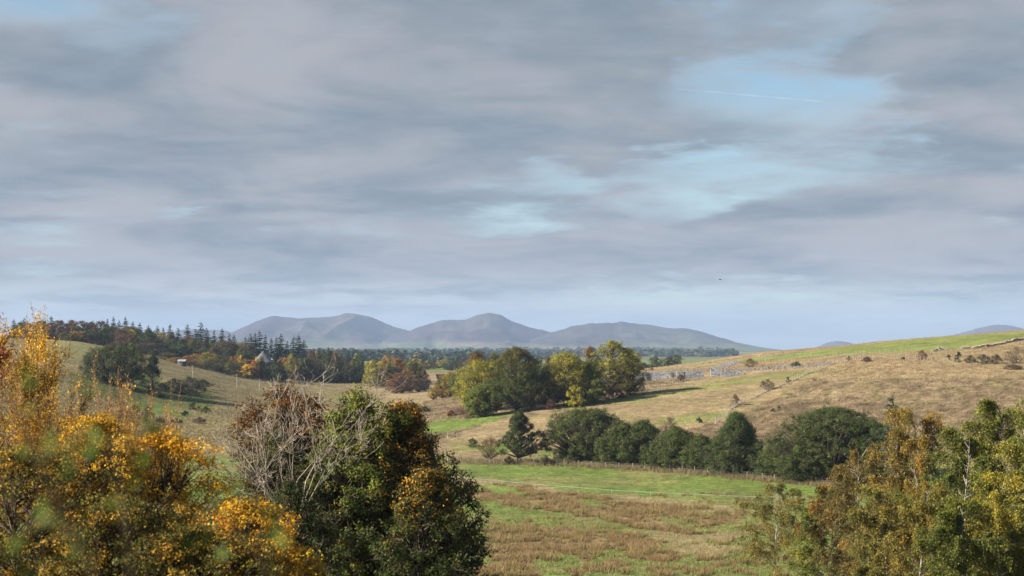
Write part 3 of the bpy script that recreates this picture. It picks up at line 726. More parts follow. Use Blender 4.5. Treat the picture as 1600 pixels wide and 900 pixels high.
row([('rust',628,580,28),('rust',617,592,24),('brown',654,584,32),('dark',640,586,22),('brown',663,576,13),('green',624,604,12)],
    'in the round russet group in the valley', 'round russet trees in the valley', lambda i, px: 775 + i * 6)
row([('larch',650,559,8),('brown',660,562,14),('grey',668,562,12),('brown',678,562,12),('yellow',687,562,18),('dark',705,563,20),('dark',712,567,14),('green',713,558,10),('brown',722,562,14),('olive',733,560,14),
     ('yellow',668,563,12),('yellow',696,560,14),('grey',716,565,12)],
    'in the tree line beyond the far green field', 'tree line beyond the far green field', lambda i, px: 1330 + (i * 37 % 150))
row([('yellow',678,604,13),('orange',691,598,20),('orange',702,594,22),('grey',703,606,32),('dark',685,592,10),('green',712,582,14),('green',722,578,18),('olive',707,588,14)] + fill(7, ['yellow', 'olive', 'green', 'yellow', 'orange'], 688, 742, 586, 570, 17, 9),
    'at the left end of the valley copse', 'left end of the valley copse', lambda i, px: 640 + (i * 13 % 60))
# small pines at the end of the right hill and the dark crowns behind the copse
row([('dark',1024,556,17),('dark',1044,556,14),('dark',1054,553,18),('brown',1005,566,16),('olive',1012,569,16)], 'where the right hill meets the distant hills', 'small trees at the end of the right hill', lambda i, px: 1060 + i * 9)
row([('fir',845,552,16),('brown',858,555,18),('olive',836,560,16),('dark',868,560,16),('dark',935,556,24),('dark',902,556,24)], 'behind the middle of the copse', 'trees behind the copse', lambda i, px: 640 + i * 11)

# ------------------------------------------------------------------ the copse in the middle of the valley
YELG = [(0.30, 0.28, 0.030, 3), (0.42, 0.34, 0.03, 1.5), (0.16, 0.18, 0.030, 2.5)]
GREENY = [(0.10, 0.135, 0.026, 3), (0.14, 0.165, 0.028, 2), YG + (1.5,)]
def copse(label, px, top, w, basey, pal, seed, Y=None, **k):
    Y = Y or onground(px, basey, 380); kk = dict(bare=0.03, ncl=105, npl=105, leaf=0.29); kk.update(k); kk['gap'] = kk.get('gap', 0) * 0.4; kk['bare'] = kk['bare'] * 0.5; kk['ncl'] = int(kk['ncl'] * 1.5)
    return plant('broadleaf_tree', 'tree', label, px, Y, broadleaf(seed, hgt(px, Y, top), wid(w, Y) * (1.22 if w > 50 else 1.05), pal, **kk), group='trees of the valley copse')
copse('rust brown tree rising behind the yellow green one at the copse left end', 745, 549, 36, 636, [RU + (2,), (0.11, 0.07, 0.03, 2), OL + (1,)], 21, Y=520)
copse('green tree behind the rust brown one, at the copse left end', 772, 552, 34, 636, [OL + (2,), MG + (2,)], 22, Y=545)
copse('large yellow green tree filling the left end of the copse', 752, 562, 66, 643, YELG, 23, ncl=130)
copse('lower mid green tree in front of the large yellow green one', 752, 598, 44, 650, GREENY, 24, Y=472, bare=0.03)
copse('yellow tree pressed against the darkest tree of the copse', 775, 570, 36, 640, YELG, 25)
copse('biggest darkest round tree of the copse with rusty crown top', 807, 541, 56, 634, [(0.070, 0.098, 0.021, 3), (0.105, 0.125, 0.026, 1)], 26, Y=478, ncl=95, npl=190, rc=2.1, top_pal=[(0.14, 0.085, 0.027, 1), (0.09, 0.095, 0.025, 2)])
copse('small olive tree with pale stems below the darkest tree', 826, 576, 44, 632, [OL + (2,), MG + (1.5,)], 27, Y=476, ncl=55, gap=0.6, stems=3, bare=0.25)
copse('half green tree leaning between the dark tree and the yellow ones', 856, 580, 44, 637, GREENY, 28, Y=484, ncl=70, gap=0.3)
copse('broad yellow tree with pale trunks right of the dark one', 884, 549, 62, 634, YELG, 29, ncl=110, gap=0.4, stems=3, bare=0.2)
copse('thin orange tinted tree top behind the yellow trees', 922, 541, 26, 626, [(0.26, 0.14, 0.05, 2), GY + (1,), OL + (1,)], 30, Y=520, gap=0.6, ncl=45)
copse('green tree low between the two yellow trees of the copse', 922, 562, 42, 628, GREENY, 31, Y=484, ncl=70, gap=0.3)
copse('tall airy olive tree, highest of the copse right end', 957, 531, 54, 622, [(0.27, 0.26, 0.032, 2), (0.17, 0.19, 0.03, 1.5), (0.36, 0.30, 0.035, 1)], 32, ncl=85, gap=0.55, bare=0.2, rc=1.4)
copse('yellow green airy tree beside the grey wall at the copse end', 984, 546, 46, 617, YELG, 33, ncl=80, gap=0.5, bare=0.12, rc=1.35)
copse('small green tree under the airy trees by the wall', 930, 592, 26, 624, GREENY, 34, Y=478, ncl=40)
copse('small yellow tree under the airy olive tree', 899, 600, 24, 632, YELG, 35, Y=474, ncl=35)

SB = [('brown shrub at the foot of the yellow green tree',731,636,28,654,[BR+(2,),OL+(1,)]),('grey brown scrub bush under the darkest tree',800,614,26,642,[GY+(3,),BR+(1,)]),('tan scrub bush below the stems of the olive tree',832,616,20,640,[(0.2,0.14,0.08,3),BR+(1,)]),
      ('rust shrub at the fence under the airy olive tree',950,608,18,624,[RU+(2,),BR+(1,)]),('dark brown shrub between two rust shrubs by the fence',968,608,18,622,[BR+(3,),]),('olive shrub with shadow at the foot of the slope by the wall',986,602,22,618,[(0.16,0.11,0.03,2),OL+(1,)]),
      ('dark scrub bush right under the grey wall end',1000,596,22,612,[(0.07,0.05,0.03,3),]),('pinkish leafless scrub at the valley end of the copse',716,634,40,648,[(0.24,0.15,0.11,3),GY+(2,)]),('brown shrub standing in front of the yellow tree stems',860,622,18,640,[BR+(2,),]),
      ('russet shrub low beside the bright green corner of the field',705,640,14,651,[RU+(2,),]),('dark green bush in the valley left of the copse',664,634,24,644,[DG+(3,),]),('dark bush further left in the valley bottom',646,628,18,638,[DG+(2,),OL+(1,)])]
for i, (lb, px, top, w, by, pal) in enumerate(SB):
    Y = onground(px, by, 380); H = max(hgt(px, Y, top), 1.2)
    plant('scrub_bush', 'bush', lb, px, Y, broadleaf(300 + i, H, wid(w, Y), pal, prof_dome, 0.0, 36, 60, 0.2, wid(w, Y) * 0.17, gap=0.3), group='scrub around the copse', parts=('stems', 'foliage'))

# ------------------------------------------------------------------ meadow edge: lone oak and the dark row
def meadow_tree(name, label, px, top, w, basey, pal, seed, grp, **k):
    Y = 62800.0 / (basey - 545.0); kk = dict(bare=0.0, ncl=150, npl=125, leaf=0.22, rc=1.3); kk.update(k); kk['ncl'] = int(kk['ncl'] * (1.75 if grp else 1))
    return plant(name, 'tree', label, px, Y, broadleaf(seed, hgt(px, Y, top), wid(w, Y) * (1.3 if grp else 1.1), pal, **kk), group=grp)
OAKP = [(0.034, 0.050, 0.016, 3), (0.052, 0.066, 0.020, 1.5)]
meadow_tree('oak_tree', 'lone dark oak with a stout trunk and a side bough, standing in the meadow hedge', 811, 641, 66, 726, [(0.050, 0.070, 0.022, 3), (0.075, 0.09, 0.026, 1)], 41, None,
            prof=prof_cone, bare=0.13, ncl=150, npl=140, rc=0.95, gap=0.35, limb_r=0.42, extra=((4.6, 0, 5.6, 1.7, 12), (5.0, 0.5, 3.9, 1.2, 7), (-1.0, 0, 9.3, 1.0, 5)))
DK = 'dark row of trees along the meadow'
SYC = [(0.062, 0.088, 0.020, 3), (0.098, 0.120, 0.026, 1.5), (0.040, 0.060, 0.018, 1)]
meadow_tree('broadleaf_tree', 'first big domed tree at the left end of the dark meadow row', 917, 636, 104, 724, SYC, 42, DK, ncl=190)
meadow_tree('broadleaf_tree', 'second tree of the dark meadow row, low with a flat top', 975, 660, 82, 729, SYC, 43, DK, prof=prof_dome)
meadow_tree('broadleaf_tree', 'narrow tree behind the flat topped one in the dark meadow row', 1006, 655, 42, 729, SYC, 44, DK, ncl=80)
meadow_tree('broadleaf_tree', 'third rounded tree of the dark meadow row, before a purple thorn', 1056, 667, 84, 737, SYC, 45, DK, prof=prof_dome)
meadow_tree('broadleaf_tree', 'low dark tree filling the dip left of the conical one', 1096, 679, 52, 741, SYC, 46, DK, prof=prof_dome, ncl=90)
meadow_tree('broadleaf_tree', 'tall conical dark tree standing alone in outline in the meadow row', 1150, 644, 92, 746, [(0.050, 0.074, 0.020, 3), (0.07, 0.095, 0.024, 1)], 47, DK, prof=prof_cone, ncl=190)
meadow_tree('broadleaf_tree', 'dark tree in the dip right of the conical one', 1218, 682, 62, 750, SYC, 48, DK, prof=prof_dome, ncl=110)
meadow_tree('broadleaf_tree', 'largest domed tree of the dark meadow row, behind the small birch', 1297, 634, 126, 756, SYC, 49, DK, ncl=240)
meadow_tree('broadleaf_tree', 'dark tree half hidden by the orange birches at the row right end', 1362, 655, 90, 758, [(0.045, 0.075, 0.018, 3), MG + (1,)], 50, DK, ncl=150)
meadow_tree('broadleaf_tree', 'olive green lower tree in front of the largest domed one', 1258, 690, 74, 757, [(0.055, 0.066, 0.02, 3), SYC[0]], 51, DK, prof=prof_dome, ncl=110)
plant('thorn_tree', 'tree', 'purple brown thorn tree peeping over the dark meadow row', 1046, 372, broadleaf(52, hgt(1046, 372, 650), wid(40, 372), [(0.10, 0.05, 0.04, 3), GY + (1,)], ncl=40, npl=60, leaf=0.17, gap=0.5))
plant('hawthorn_bush', 'bush', 'orange brown hawthorn bush just left of the lone oak', 766, 62800 / 178., broadleaf(53, hgt(766, 352, 683), wid(36, 352), [(0.17, 0.10, 0.045, 3), (0.22, 0.13, 0.05, 1), OL + (.6,)], prof_round, 0.12, 55, 70, 0.16, 0.75, gap=0.5), parts=('stems', 'foliage'))
for i, (lb, px, top, w, by, pal) in enumerate([('round green bush on the slope left of the hawthorn', 738, 683, 22, 699, [MG + (3,)]), ('low dark scrub under the lone oak', 795, 712, 22, 726, [(0.07, 0.06, 0.03, 2), OL + (1,)]), ('leafless grey brown scrub right of the lone oak', 851, 710, 24, 727, [GY + (1,), OL + (1,)]),
        ('low dark bush touching the first tree of the dark row', 872, 700, 26, 726, [DG + (2,), OL + (1,)])]):
    Y = onground(px, by, 330); plant('scrub_bush', 'bush', lb, px, Y, broadleaf(330 + i, max(hgt(px, Y, top), 0.9), wid(w, Y), pal, prof_dome, 0.0, 34, 60, 0.16, wid(w, Y) * 0.16, gap=0.3), parts=('stems', 'foliage'))

# bushes on the right hill
HB = [('rust brown bush above the grey rubble on the right hill',1172,559,24,574,[(0.15,0.075,0.025,3),(0.10,0.06,0.02,1)]),('bright green gorse bush on the fence right of the rubble',1243,564,20,573,[(0.05,0.075,0.02,3)]),('dark thorn bush casting a shadow beside the sloping wall',1198,590,28,609,[(0.075,0.05,0.028,3),GY+(.6,)]),
      ('bare pinkish thorn bush by the lower end of the sloping wall',1147,615,18,634,[(0.26,0.19,0.12,2),GY+(1,)]),('small dark green bush up the sloping wall',1231,588,8,597,[DG+(1,)]),('brown bush in front of the grey block wall',1063,584,18,597,[(0.11,0.085,0.03,2),RU+(1,)]),
      ('little green bush left of a pair on the rough hillside',1207,637,8,644,[MG+(1,)]),('little green bush right of a pair on the rough hillside',1216,633,8,643,[MG+(1,)]),('small dark bush beside the lower fence posts',1092,651,12,661,[DG+(1,)]),
      ('small brown bush at the left tip of the upper green strip',1017,573,12,579,[BR+(1,)]),
      ('low russet scrub left of the hilltop gap in the wall',1355,556,20,566,[(0.13,0.07,0.05,2)]),('dark scrub beside the russet one on the fence',1326,556,8,563,[BR+(1,)]),('thin reddish scrub below the ruined wall end',1440,546,20,562,[(0.2,0.11,0.06,2),BR+(1,)]),
      ('small rounded green gorse at the hill fence',1482,553,11,564,[(0.035,0.05,0.017,1)]),('taller green gorse beside the rounded gorse',1497,548,13,566,[(0.035,0.05,0.017,1)]),('olive brown scrub in the hill fence, left of three',1515,554,22,567,[(0.085,0.07,0.03,2),OL+(1,)]),
      ('dark green scrub in the hill fence, middle of three',1535,552,24,569,[(0.045,0.05,0.02,2)]),('brown scrub in the hill fence, right of three',1556,553,22,569,[(0.09,0.07,0.035,2)]),('large dark thorn bush at the right edge of the hill fence',1588,540,44,568,[(0.055,0.055,0.022,2),(0.09,0.075,0.03,1)]),
      ('low brown scrub on the rough slope below the large thorn',1582,568,34,578,[(0.11,0.08,0.045,1)]),('small dark gorse on the fence at mid hill',1411,557,8,562,[DG+(1,)])]
for i, (lb, px, top, w, by, pal) in enumerate(HB):
    Y = onground(px, by, 345); H = max(hgt(px, Y, top), 0.8); W = wid(w, Y)
    plant('hill_bush', 'bush', lb, px, Y, broadleaf(360 + i, H, W, pal, prof_dome, 0.0, 34 if w > 12 else 18, 60, 0.17, W * 0.17, gap=0.35), parts=('stems', 'foliage'))

# ------------------------------------------------------------------ left slope
LY = onground(185, 603, 420)
plant('oak_tree', 'tree', 'broad dark oak casting a long shadow over the left slope', 182, LY, broadleaf(61, hgt(182, LY, 538), wid(112, LY), [(0.046, 0.070, 0.018, 3), (0.07, 0.095, 0.022, 1)], prof_round, 0.03, 250, 100, 0.30, 1.8, stems=2))
plant('oak_tree', 'tree', 'brown topped tree behind the left side of the broad oak', 152, LY + 25, broadleaf(62, hgt(152, LY + 25, 540), wid(44, LY), [(0.075, 0.055, 0.025, 3), OL + (1,)], prof_round, 0.1, 70, 80, 0.28, 1.4))
plant('oak_tree', 'tree', 'bright green tree behind the right side of the broad oak', 205, LY + 22, broadleaf(63, hgt(205, LY + 22, 535), wid(48, LY), [MG + (3,), YG + (.6,)], prof_round, 0.1, 75, 80, 0.28, 1.4))
plant('holly_tree', 'tree', 'narrow dark holly at the right flank of the broad oak', 240, LY - 6, broadleaf(64, hgt(240, LY - 6, 552), wid(40, LY), [(0.024, 0.036, 0.015, 3), DG + (1,)], prof_cone, 0.02, 80, 90, 0.26, 1.2))
for i, (px, top, by, w, lb) in enumerate([(272, 590, 607, 36, 'dark gorse bush nearest the holly on the left slope'), (296, 588, 606, 40, 'tallest gorse bush in the middle of the left slope patch'), (318, 592, 606, 34, 'gorse bush at the right tip of the left slope patch'),
                                          (286, 600, 616, 38, 'low gorse bush in front of the tallest one'), (308, 600, 616, 34, 'low gorse bush in front of the right tip'), (254, 598, 612, 24, 'small gorse bush in the shade of the holly')]):
    Y = onground(px, by, 420); W = wid(w, Y)
    plant('gorse_bush', 'bush', lb, px, Y, broadleaf(70 + i, max(hgt(px, Y, top), 1.6), W, [(0.032, 0.042, 0.017, 3), (0.055, 0.062, 0.026, 1)], prof_dome, 0.0, 60, 60, 0.22, W * 0.13), group='gorse patch on the left slope', parts=('stems', 'foliage'))
for i, (px, top, by, w, lb, pal) in enumerate([(253, 615, 622, 9, 'tiny dark bush in the oak shadow', [DG + (1,)]), (290, 641, 650, 14, 'small dark bush on the left green terrace', [DG + (1,)]), (303, 628, 640, 18, 'dull green bush at the end of the oak shadow', [OL + (1,), DG + (1,)]),
                                                (321, 634, 646, 22, 'olive bush at the valley foot of the left slope', [OL + (1,), MG + (1,)]), (312, 650, 662, 20, 'purple brown scrub by the brook bank', [BR + (1,), GY + (1,)]), (232, 632, 662, 24, 'dark bush behind the yellow thicket edge', [DG + (1,), BR + (1,)]),
                                                (210, 630, 660, 22, 'green bush behind the yellow thicket top', [MG + (1,), OL + (1,)]), (250, 652, 660, 20, 'low brown scrub on the shaded bank edge', [BR + (1,), DG + (1,)]), (276, 653, 661, 20, 'second low brown scrub on the shaded bank edge', [BR + (1,), DG + (1,)])]):
    Y = onground(px, by, 330); W = wid(w, Y)
    plant('slope_bush', 'bush', lb, px, Y, broadleaf(90 + i, max(hgt(px, Y, top), 0.9), W, pal, prof_dome, 0.0, 30, 55, 0.2, W * 0.17), parts=('stems', 'foliage'))

# ------------------------------------------------------------------ foreground: yellow thicket
YV = [(0.66, 0.35, 0.022, 4), (0.55, 0.25, 0.022, 2), (0.50, 0.38, 0.03, 1)]
YO = [(0.68, 0.40, 0.03, 3), (0.46, 0.23, 0.035, 1.6), (0.22, 0.19, 0.03, 1.5)]
OG = [(0.17, 0.15, 0.03, 2), (0.46, 0.25, 0.03, 1.5), (0.07, 0.085, 0.02, 2.2)]
RT = (0.22, 0.135, 0.085)
SH = [('tall yellow leaved bush at the far left of the thicket', 22, 492, 170, 45, YO[:1] + [(0.55, 0.28, 0.03, 2), (0.30, 0.17, 0.03, 1.5), (0.16, 0.15, 0.028, 1.2)], (0.13, 0.10, 0.06), dict(density=34, leaf=0.058, nstem=12)),
      ('brown twiggy bush with few orange leaves in front of the tall yellow one', 108, 560, 170, 42, YO, RT, dict(density=16, leaf=0.052, bare_top=0.35, nstem=14)),
      ('tallest bare topped reddish bush at the thicket right shoulder', 178, 572, 150, 47, YO, RT, dict(density=12, leaf=0.05, bare_top=0.75, nstem=14)),
      ('reddish twiggy bush leaning into the valley view', 228, 612, 110, 49, YO, (0.24, 0.13, 0.09), dict(density=13, leaf=0.05, bare_top=0.6, nstem=11)),
      ('brightest golden maple bush in the middle of the thicket', 262, 664, 190, 41, YV, (0.14, 0.10, 0.06), dict(density=27, leaf=0.066, nstem=12)),
      ('low golden bush under the bare pale tree', 388, 768, 165, 37.5, YV[:2] + [(0.40, 0.30, 0.03, 2), (0.14, 0.15, 0.026, 1)], (0.14, 0.10, 0.06), dict(density=24, leaf=0.062, nstem=11)),
      ('olive and gold bush filling the lower left corner', 40, 690, 260, 37, OG, (0.15, 0.11, 0.07), dict(density=16, leaf=0.055, nstem=14)),
      ('olive bush in front of the brightest golden maple', 190, 765, 230, 36.5, OG, (0.17, 0.12, 0.08), dict(density=16, leaf=0.052, nstem=14)),
      ('mottled olive bush below the golden maple right side', 310, 810, 190, 36, OG, (0.17, 0.12, 0.08), dict(density=17, leaf=0.052, nstem=12)),
      ('twiggy brown bush cut by the left picture edge', -50, 512, 190, 40, YO, RT, dict(density=18, leaf=0.052, nstem=12)),
      ('straggly tan bush between the tall yellow and the golden maple', 150, 640, 170, 39.5, YO, RT, dict(density=16, leaf=0.05, bare_top=0.3, nstem=13)),
      ('small golden bush at the dark foot of the big maple', 470, 850, 90, 44, YO, (0.14, 0.10, 0.06), dict(density=16, leaf=0.055, nstem=8))]
for i, (lb, px, top, w, Y, pal, tw, k) in enumerate(SH):
    if 'gold' in lb:
        plant('autumn_bush', 'bush', lb, px, Y, broadleaf(700 + i, hgt(px, Y, top), wid(w, Y) * 1.15, pal, prof_round, 0.06, 200, 105, 0.066, 0.34, gap=0.5, stems=5, limb_r=0.034, lobes=0.42, shell=0.42, rnd=0.7), M_BARK, M_LEAF1, 'yellow autumn thicket', parts=('stems', 'foliage'))
        continue
    plant('autumn_bush', 'bush', lb, px, Y, shrub(500 + i, hgt(px, Y, top) * 1.02, wid(w, Y) * 1.25, tw, pal, **k), M_TWIG, M_LEAF1, 'yellow autumn thicket', parts=('stems', 'foliage'))
t = plant('maple_tree', 'tree', 'red leaved maple whose bough tip enters at the far left edge', -78, 43, broadleaf(520, hgt(-78, 43, 452), 3.1, [(0.30, 0.035, 0.02, 3), (0.36, 0.10, 0.02, 1)], prof_round, 0.35, 60, 120, 0.09, 0.5, gap=0.3))

# ------------------------------------------------------------------ foreground: big maples and the bare tree
MAP = [(0.042, 0.064, 0.015, 3), (0.070, 0.10, 0.02, 1.6), (0.11, 0.085, 0.02, .5)]
MT = [(0.26, 0.12, 0.024, 2), (0.50, 0.26, 0.024, 1.4), (0.10, 0.075, 0.02, 2)]
plant('maple_tree', 'tree', 'big dark green maple with orange flecked top beside the meadow', 632, 79, broadleaf(530, hgt(632, 79, 624), wid(262, 79), MAP, prof_dome, 0.05, 330, 165, 0.115, 0.78, top_pal=MT, gap=0.25, stems=4, limb_r=0.24, lobes=0.16, up=0.25))
plant('maple_tree', 'tree', 'lower dark maple spreading over the meadow edge at the right foot', 672, 76, broadleaf(531, hgt(672, 76, 728), wid(190, 76), MAP, prof_dome, 0.02, 150, 160, 0.115, 0.7, gap=0.3, stems=2, limb_r=0.16, lobes=0.2, top_pal=MT[:2] + MAP[:1], up=0.25))
plant('ash_tree', 'tree', 'bright green topped ash left of the big dark maple', 566, 78, broadleaf(532, hgt(566, 78, 602), wid(150, 78), [(0.15, 0.18, 0.028, 3), (0.085, 0.115, 0.022, 2), (0.24, 0.22, 0.03, .8)], prof_oval, 0.12, 150, 170, 0.115, 0.72, gap=0.35, stems=2, limb_r=0.18))
plant('maple_tree', 'tree', 'rust red maple behind the bare pale tree', 440, 86, broadleaf(533, hgt(440, 86, 597), wid(215, 86), [(0.13, 0.062, 0.020, 3), (0.07, 0.05, 0.018, 2), (0.055, 0.06, 0.018, 1)], prof_round, 0.1, 150, 150, 0.115, 0.75, top_pal=[(0.22, 0.09, 0.022, 2), (0.30, 0.15, 0.022, 1), (0.10, 0.055, 0.02, 2)], gap=0.3, stems=3, limb_r=0.2))
plant('ivy_tree', 'tree', 'ivy green dark tree under the bare pale branches', 440, 78, broadleaf(534, hgt(440, 78, 665), wid(250, 78), [(0.034, 0.052, 0.014, 3), (0.08, 0.07, 0.02, 1), (0.22, 0.13, 0.022, .4)], prof_dome, 0.03, 150, 120, 0.10, 0.72, gap=0.5, stems=4, limb_r=0.17))
A, tips = branchy(541, 6.6, 1.0, 4, 8, 0.042, 0.16, 0.28, 3, 0.48, lean=(-0.24, 0), minr=0.009)
gt = Geo(); off = np.array([0, 0, hgt(462, 72, 836)])
segs(gt, A[0] + off, A[1] + off, A[2], A[3], 4)
zz = np.linspace(-0.4, off[2], 6); pts = np.stack([0.25 * np.sin(zz * 0.6), 0.1 * zz * 0, zz], 1); pts -= [pts[-1, 0], 0, 0]
segs(gt, pts[:-1], pts[1:], np.linspace(0.16, 0.11, 5), np.linspace(0.15, 0.10, 5), 8)
k0 = A[4] == 0; gt0 = Geo(); segs(gt0, A[0][~k0] + off, A[1][~k0] + off, A[2][~k0], A[3][~k0], 4)
gt = Geo(); segs(gt, pts[:-1], pts[1:], np.linspace(0.16, 0.11, 5), np.linspace(0.15, 0.10, 5), 8); segs(gt, A[0][k0] + off, A[1][k0] + off, A[2][k0], A[3][k0], 6)
t = thing('bare_tree', base(462, 72, 0.1), 'leafless pale grey tree with a fan of bare branches before the rust maple', 'tree')
obj('trunk', gt.mesh('trunk', M_BARKP), t); obj('branches', gt0.mesh('branches', M_BARKP), t)

plant('ivy_bush', 'bush', 'dark ivy covered bush hiding the trunk of the bare pale tree', 452, 68, broadleaf(537, hgt(452, 68, 742), wid(190, 68), [(0.040, 0.060, 0.015, 3), (0.065, 0.08, 0.02, 1), (0.26, 0.15, 0.022, .35)], prof_dome, 0.0, 110, 120, 0.095, 0.6, gap=0.5), parts=('stems', 'foliage'))
# ------------------------------------------------------------------ foreground: birches at the right
BG = [(0.13, 0.125, 0.028, 3), (0.18, 0.155, 0.03, 2), (0.27, 0.19, 0.03, 1)]
BO = [(0.25, 0.170, 0.030, 3), (0.18, 0.15, 0.028, 2.4), (0.36, 0.21, 0.026, 1)]
BGG = [(0.085, 0.11, 0.02, 3), (0.15, 0.165, 0.026, 2), (0.3, 0.25, 0.03, .6)]
BY = [(0.34, 0.27, 0.03, 1.4), (0.18, 0.18, 0.028, 2.4), (0.11, 0.13, 0.022, 1)]
BI = [('small loose olive birch at the left end of the birch group', 1207, 757, 104, 168, BG, 601, dict(nb=44, leaf=0.10, strands=9, per=14, bare=0.12)),
      ('small tree with orange crown top next to the loose olive birch', 1293, 757, 92, 140, BGG, 602, dict(nb=50, strands=11, per=17, leaf=0.105, tip_pal=[(0.34, 0.14, 0.025, 2), (0.26, 0.09, 0.02, 1)])),
      ('olive brown birch with soft drooping twigs before the dark row', 1352, 692, 112, 128, [(0.15, 0.12, 0.03, 3), (0.10, 0.09, 0.025, 2), (0.22, 0.14, 0.03, 1)], 603, dict(nb=56, strands=12, per=17, leaf=0.09)),
      ('tall orange brown birch in the middle of the birch group', 1428, 626, 112, 122, BO, 604, dict(nb=70, strands=12, per=17, leaf=0.09)),
      ('green birch between the tall orange one and the tall right one', 1500, 664, 110, 112, BGG, 605, dict(nb=64, strands=13, per=18, leaf=0.09)),
      ('tallest weeping birch with green yellow curtains at the right', 1560, 610, 120, 116, [(0.15, 0.17, 0.026, 3), (0.29, 0.26, 0.03, 2), (0.085, 0.11, 0.02, 1)], 606, dict(nb=74, strands=14, per=18, leaf=0.09)),
      ('yellow fringed birch with pale trunk in the lower right corner', 1562, 742, 130, 98, BY, 607, dict(nb=52, strands=13, per=18, leaf=0.08)),
      ('orange leaved birch low in front of the tall orange one', 1440, 752, 110, 100, BO[:2] + [BGG[1]], 608, dict(nb=46, strands=11, per=17, leaf=0.08)),
      ('low green birch at the foot between orange and yellow birches', 1500, 778, 90, 96, BGG, 609, dict(nb=42, strands=12, per=18, leaf=0.08)),
      ('olive birch in the gap above the orange crowned small tree', 1385, 760, 90, 108, BG, 610, dict(nb=46, strands=12, per=17, leaf=0.085)),
      ('dark green birch cut by the right picture edge', 1622, 640, 130, 110, BGG, 611, dict(nb=60, strands=13, per=17, leaf=0.095))]
for lb, px, top, w, Y, pal, sd, k in BI:
    plant('birch_tree', 'tree', lb, px, Y, birch(sd, hgt(px, Y, top), wid(w, Y) * 1.35, pal, **k), M_BIRCH, M_LEAF1, 'birch group at the right')
plant('cedar_tree', 'tree', 'sparse blue green tree top poking up behind the tall orange birch', 1393, 124, broadleaf(630, hgt(1393, 124, 612), 3.4, [(0.075, 0.115, 0.085, 3), (0.05, 0.075, 0.05, 2), (0.2, 0.12, 0.04, .5)], prof_cone, 0.2, 70, 60, 0.10, 0.45, gap=0.5))

# ------------------------------------------------------------------ out of focus sprigs right in front of the camera
def sprig(label, pts, leaf_at, seed):
    rng = np.random.default_rng(seed); P = np.array([(xat(px, Y), Y, zat(py, Y)) for px, py, Y in pts])
    foot = np.array([P[0, 0] + 0.05, P[0, 1] + 0.1, 0]); foot[2] = float(ground_z(np.array([foot[0]]), np.array([foot[1]]))[0]) - 0.05
    P = np.concatenate([foot[None], P]); o = P[0].copy(); P = P - o
    u = np.linspace(0, len(P) - 1, 24); Q = np.stack([np.interp(u, np.arange(len(P)), P[:, j]) for j in range(3)], 1)
    gt = Geo(); r = np.linspace(0.0055, 0.0025, 24); segs(gt, Q[:-1], Q[1:], r[:-1], r[1:], 6, np.array([0.045, 0.038, 0.018]))
    gl = Geo()
    for px, py, Y, n in leaf_at:
        c = np.array([xat(px, Y), Y, zat(py, Y)]) - o
        j = np.argmin(np.linalg.norm(Q - c, axis=1)); segs(gt, [Q[j]], [c], 0.003, 0.0018, 4, np.array([0.11, 0.10, 0.035]))
        for _ in range(n):
            d = unit(rng.normal(size=3) + [0, 0, -0.3]); p = c + d * rng.uniform(0.01, 0.035)
            col = np.array([[0.075, 0.115, 0.02]]) * rng.uniform(0.6, 1.5)
            leaves(gl, p[None] + d * 0.02, rng.normal(size=(1, 3)) + [-0.5, -0.6, 0.5], rng.uniform(0.022, 0.045), rng, col, 0.7, d[None])
    t = thing('leafy_sprig', tuple(o), label, 'sprig', 'sprigs close to the camera')
    obj('stem', gt.mesh('stem', M_TWIG, True), t); obj('foliage', gl.mesh('foliage', M_LEAF1), t)
sprig('blurred stem slanting down the left side with green leaves', [(168, 935, 2.7), (122, 845, 2.7), (70, 735, 2.7), (38, 670, 2.7), (8, 590, 2.7)],
      [(10, 600, 2.7, 4), (30, 655, 2.75, 3), (150, 668, 2.7, 3), (75, 715, 2.6, 3), (48, 825, 2.7, 3), (95, 830, 2.8, 4), (20, 845, 2.6, 2), (80, 770, 2.7, 2)], 1)
sprig('blurred green sprig before the brightest golden bush', [(215, 960, 3.1), (205, 860, 3.1), (190, 770, 3.1), (175, 690, 3.1)], [(150, 690, 3.1, 3), (225, 690, 3.1, 3), (205, 790, 3.0, 2), (238, 665, 3.1, 1)], 2)
sprig('blurred green sprig low before the dark maple foot', [(430, 960, 3.3), (420, 900, 3.3), (405, 850, 3.3), (330, 800, 3.3)], [(405, 835, 3.2, 3), (432, 825, 3.3, 2), (310, 815, 3.3, 3), (345, 770, 3.3, 2), (380, 850, 3.3, 1)], 3)

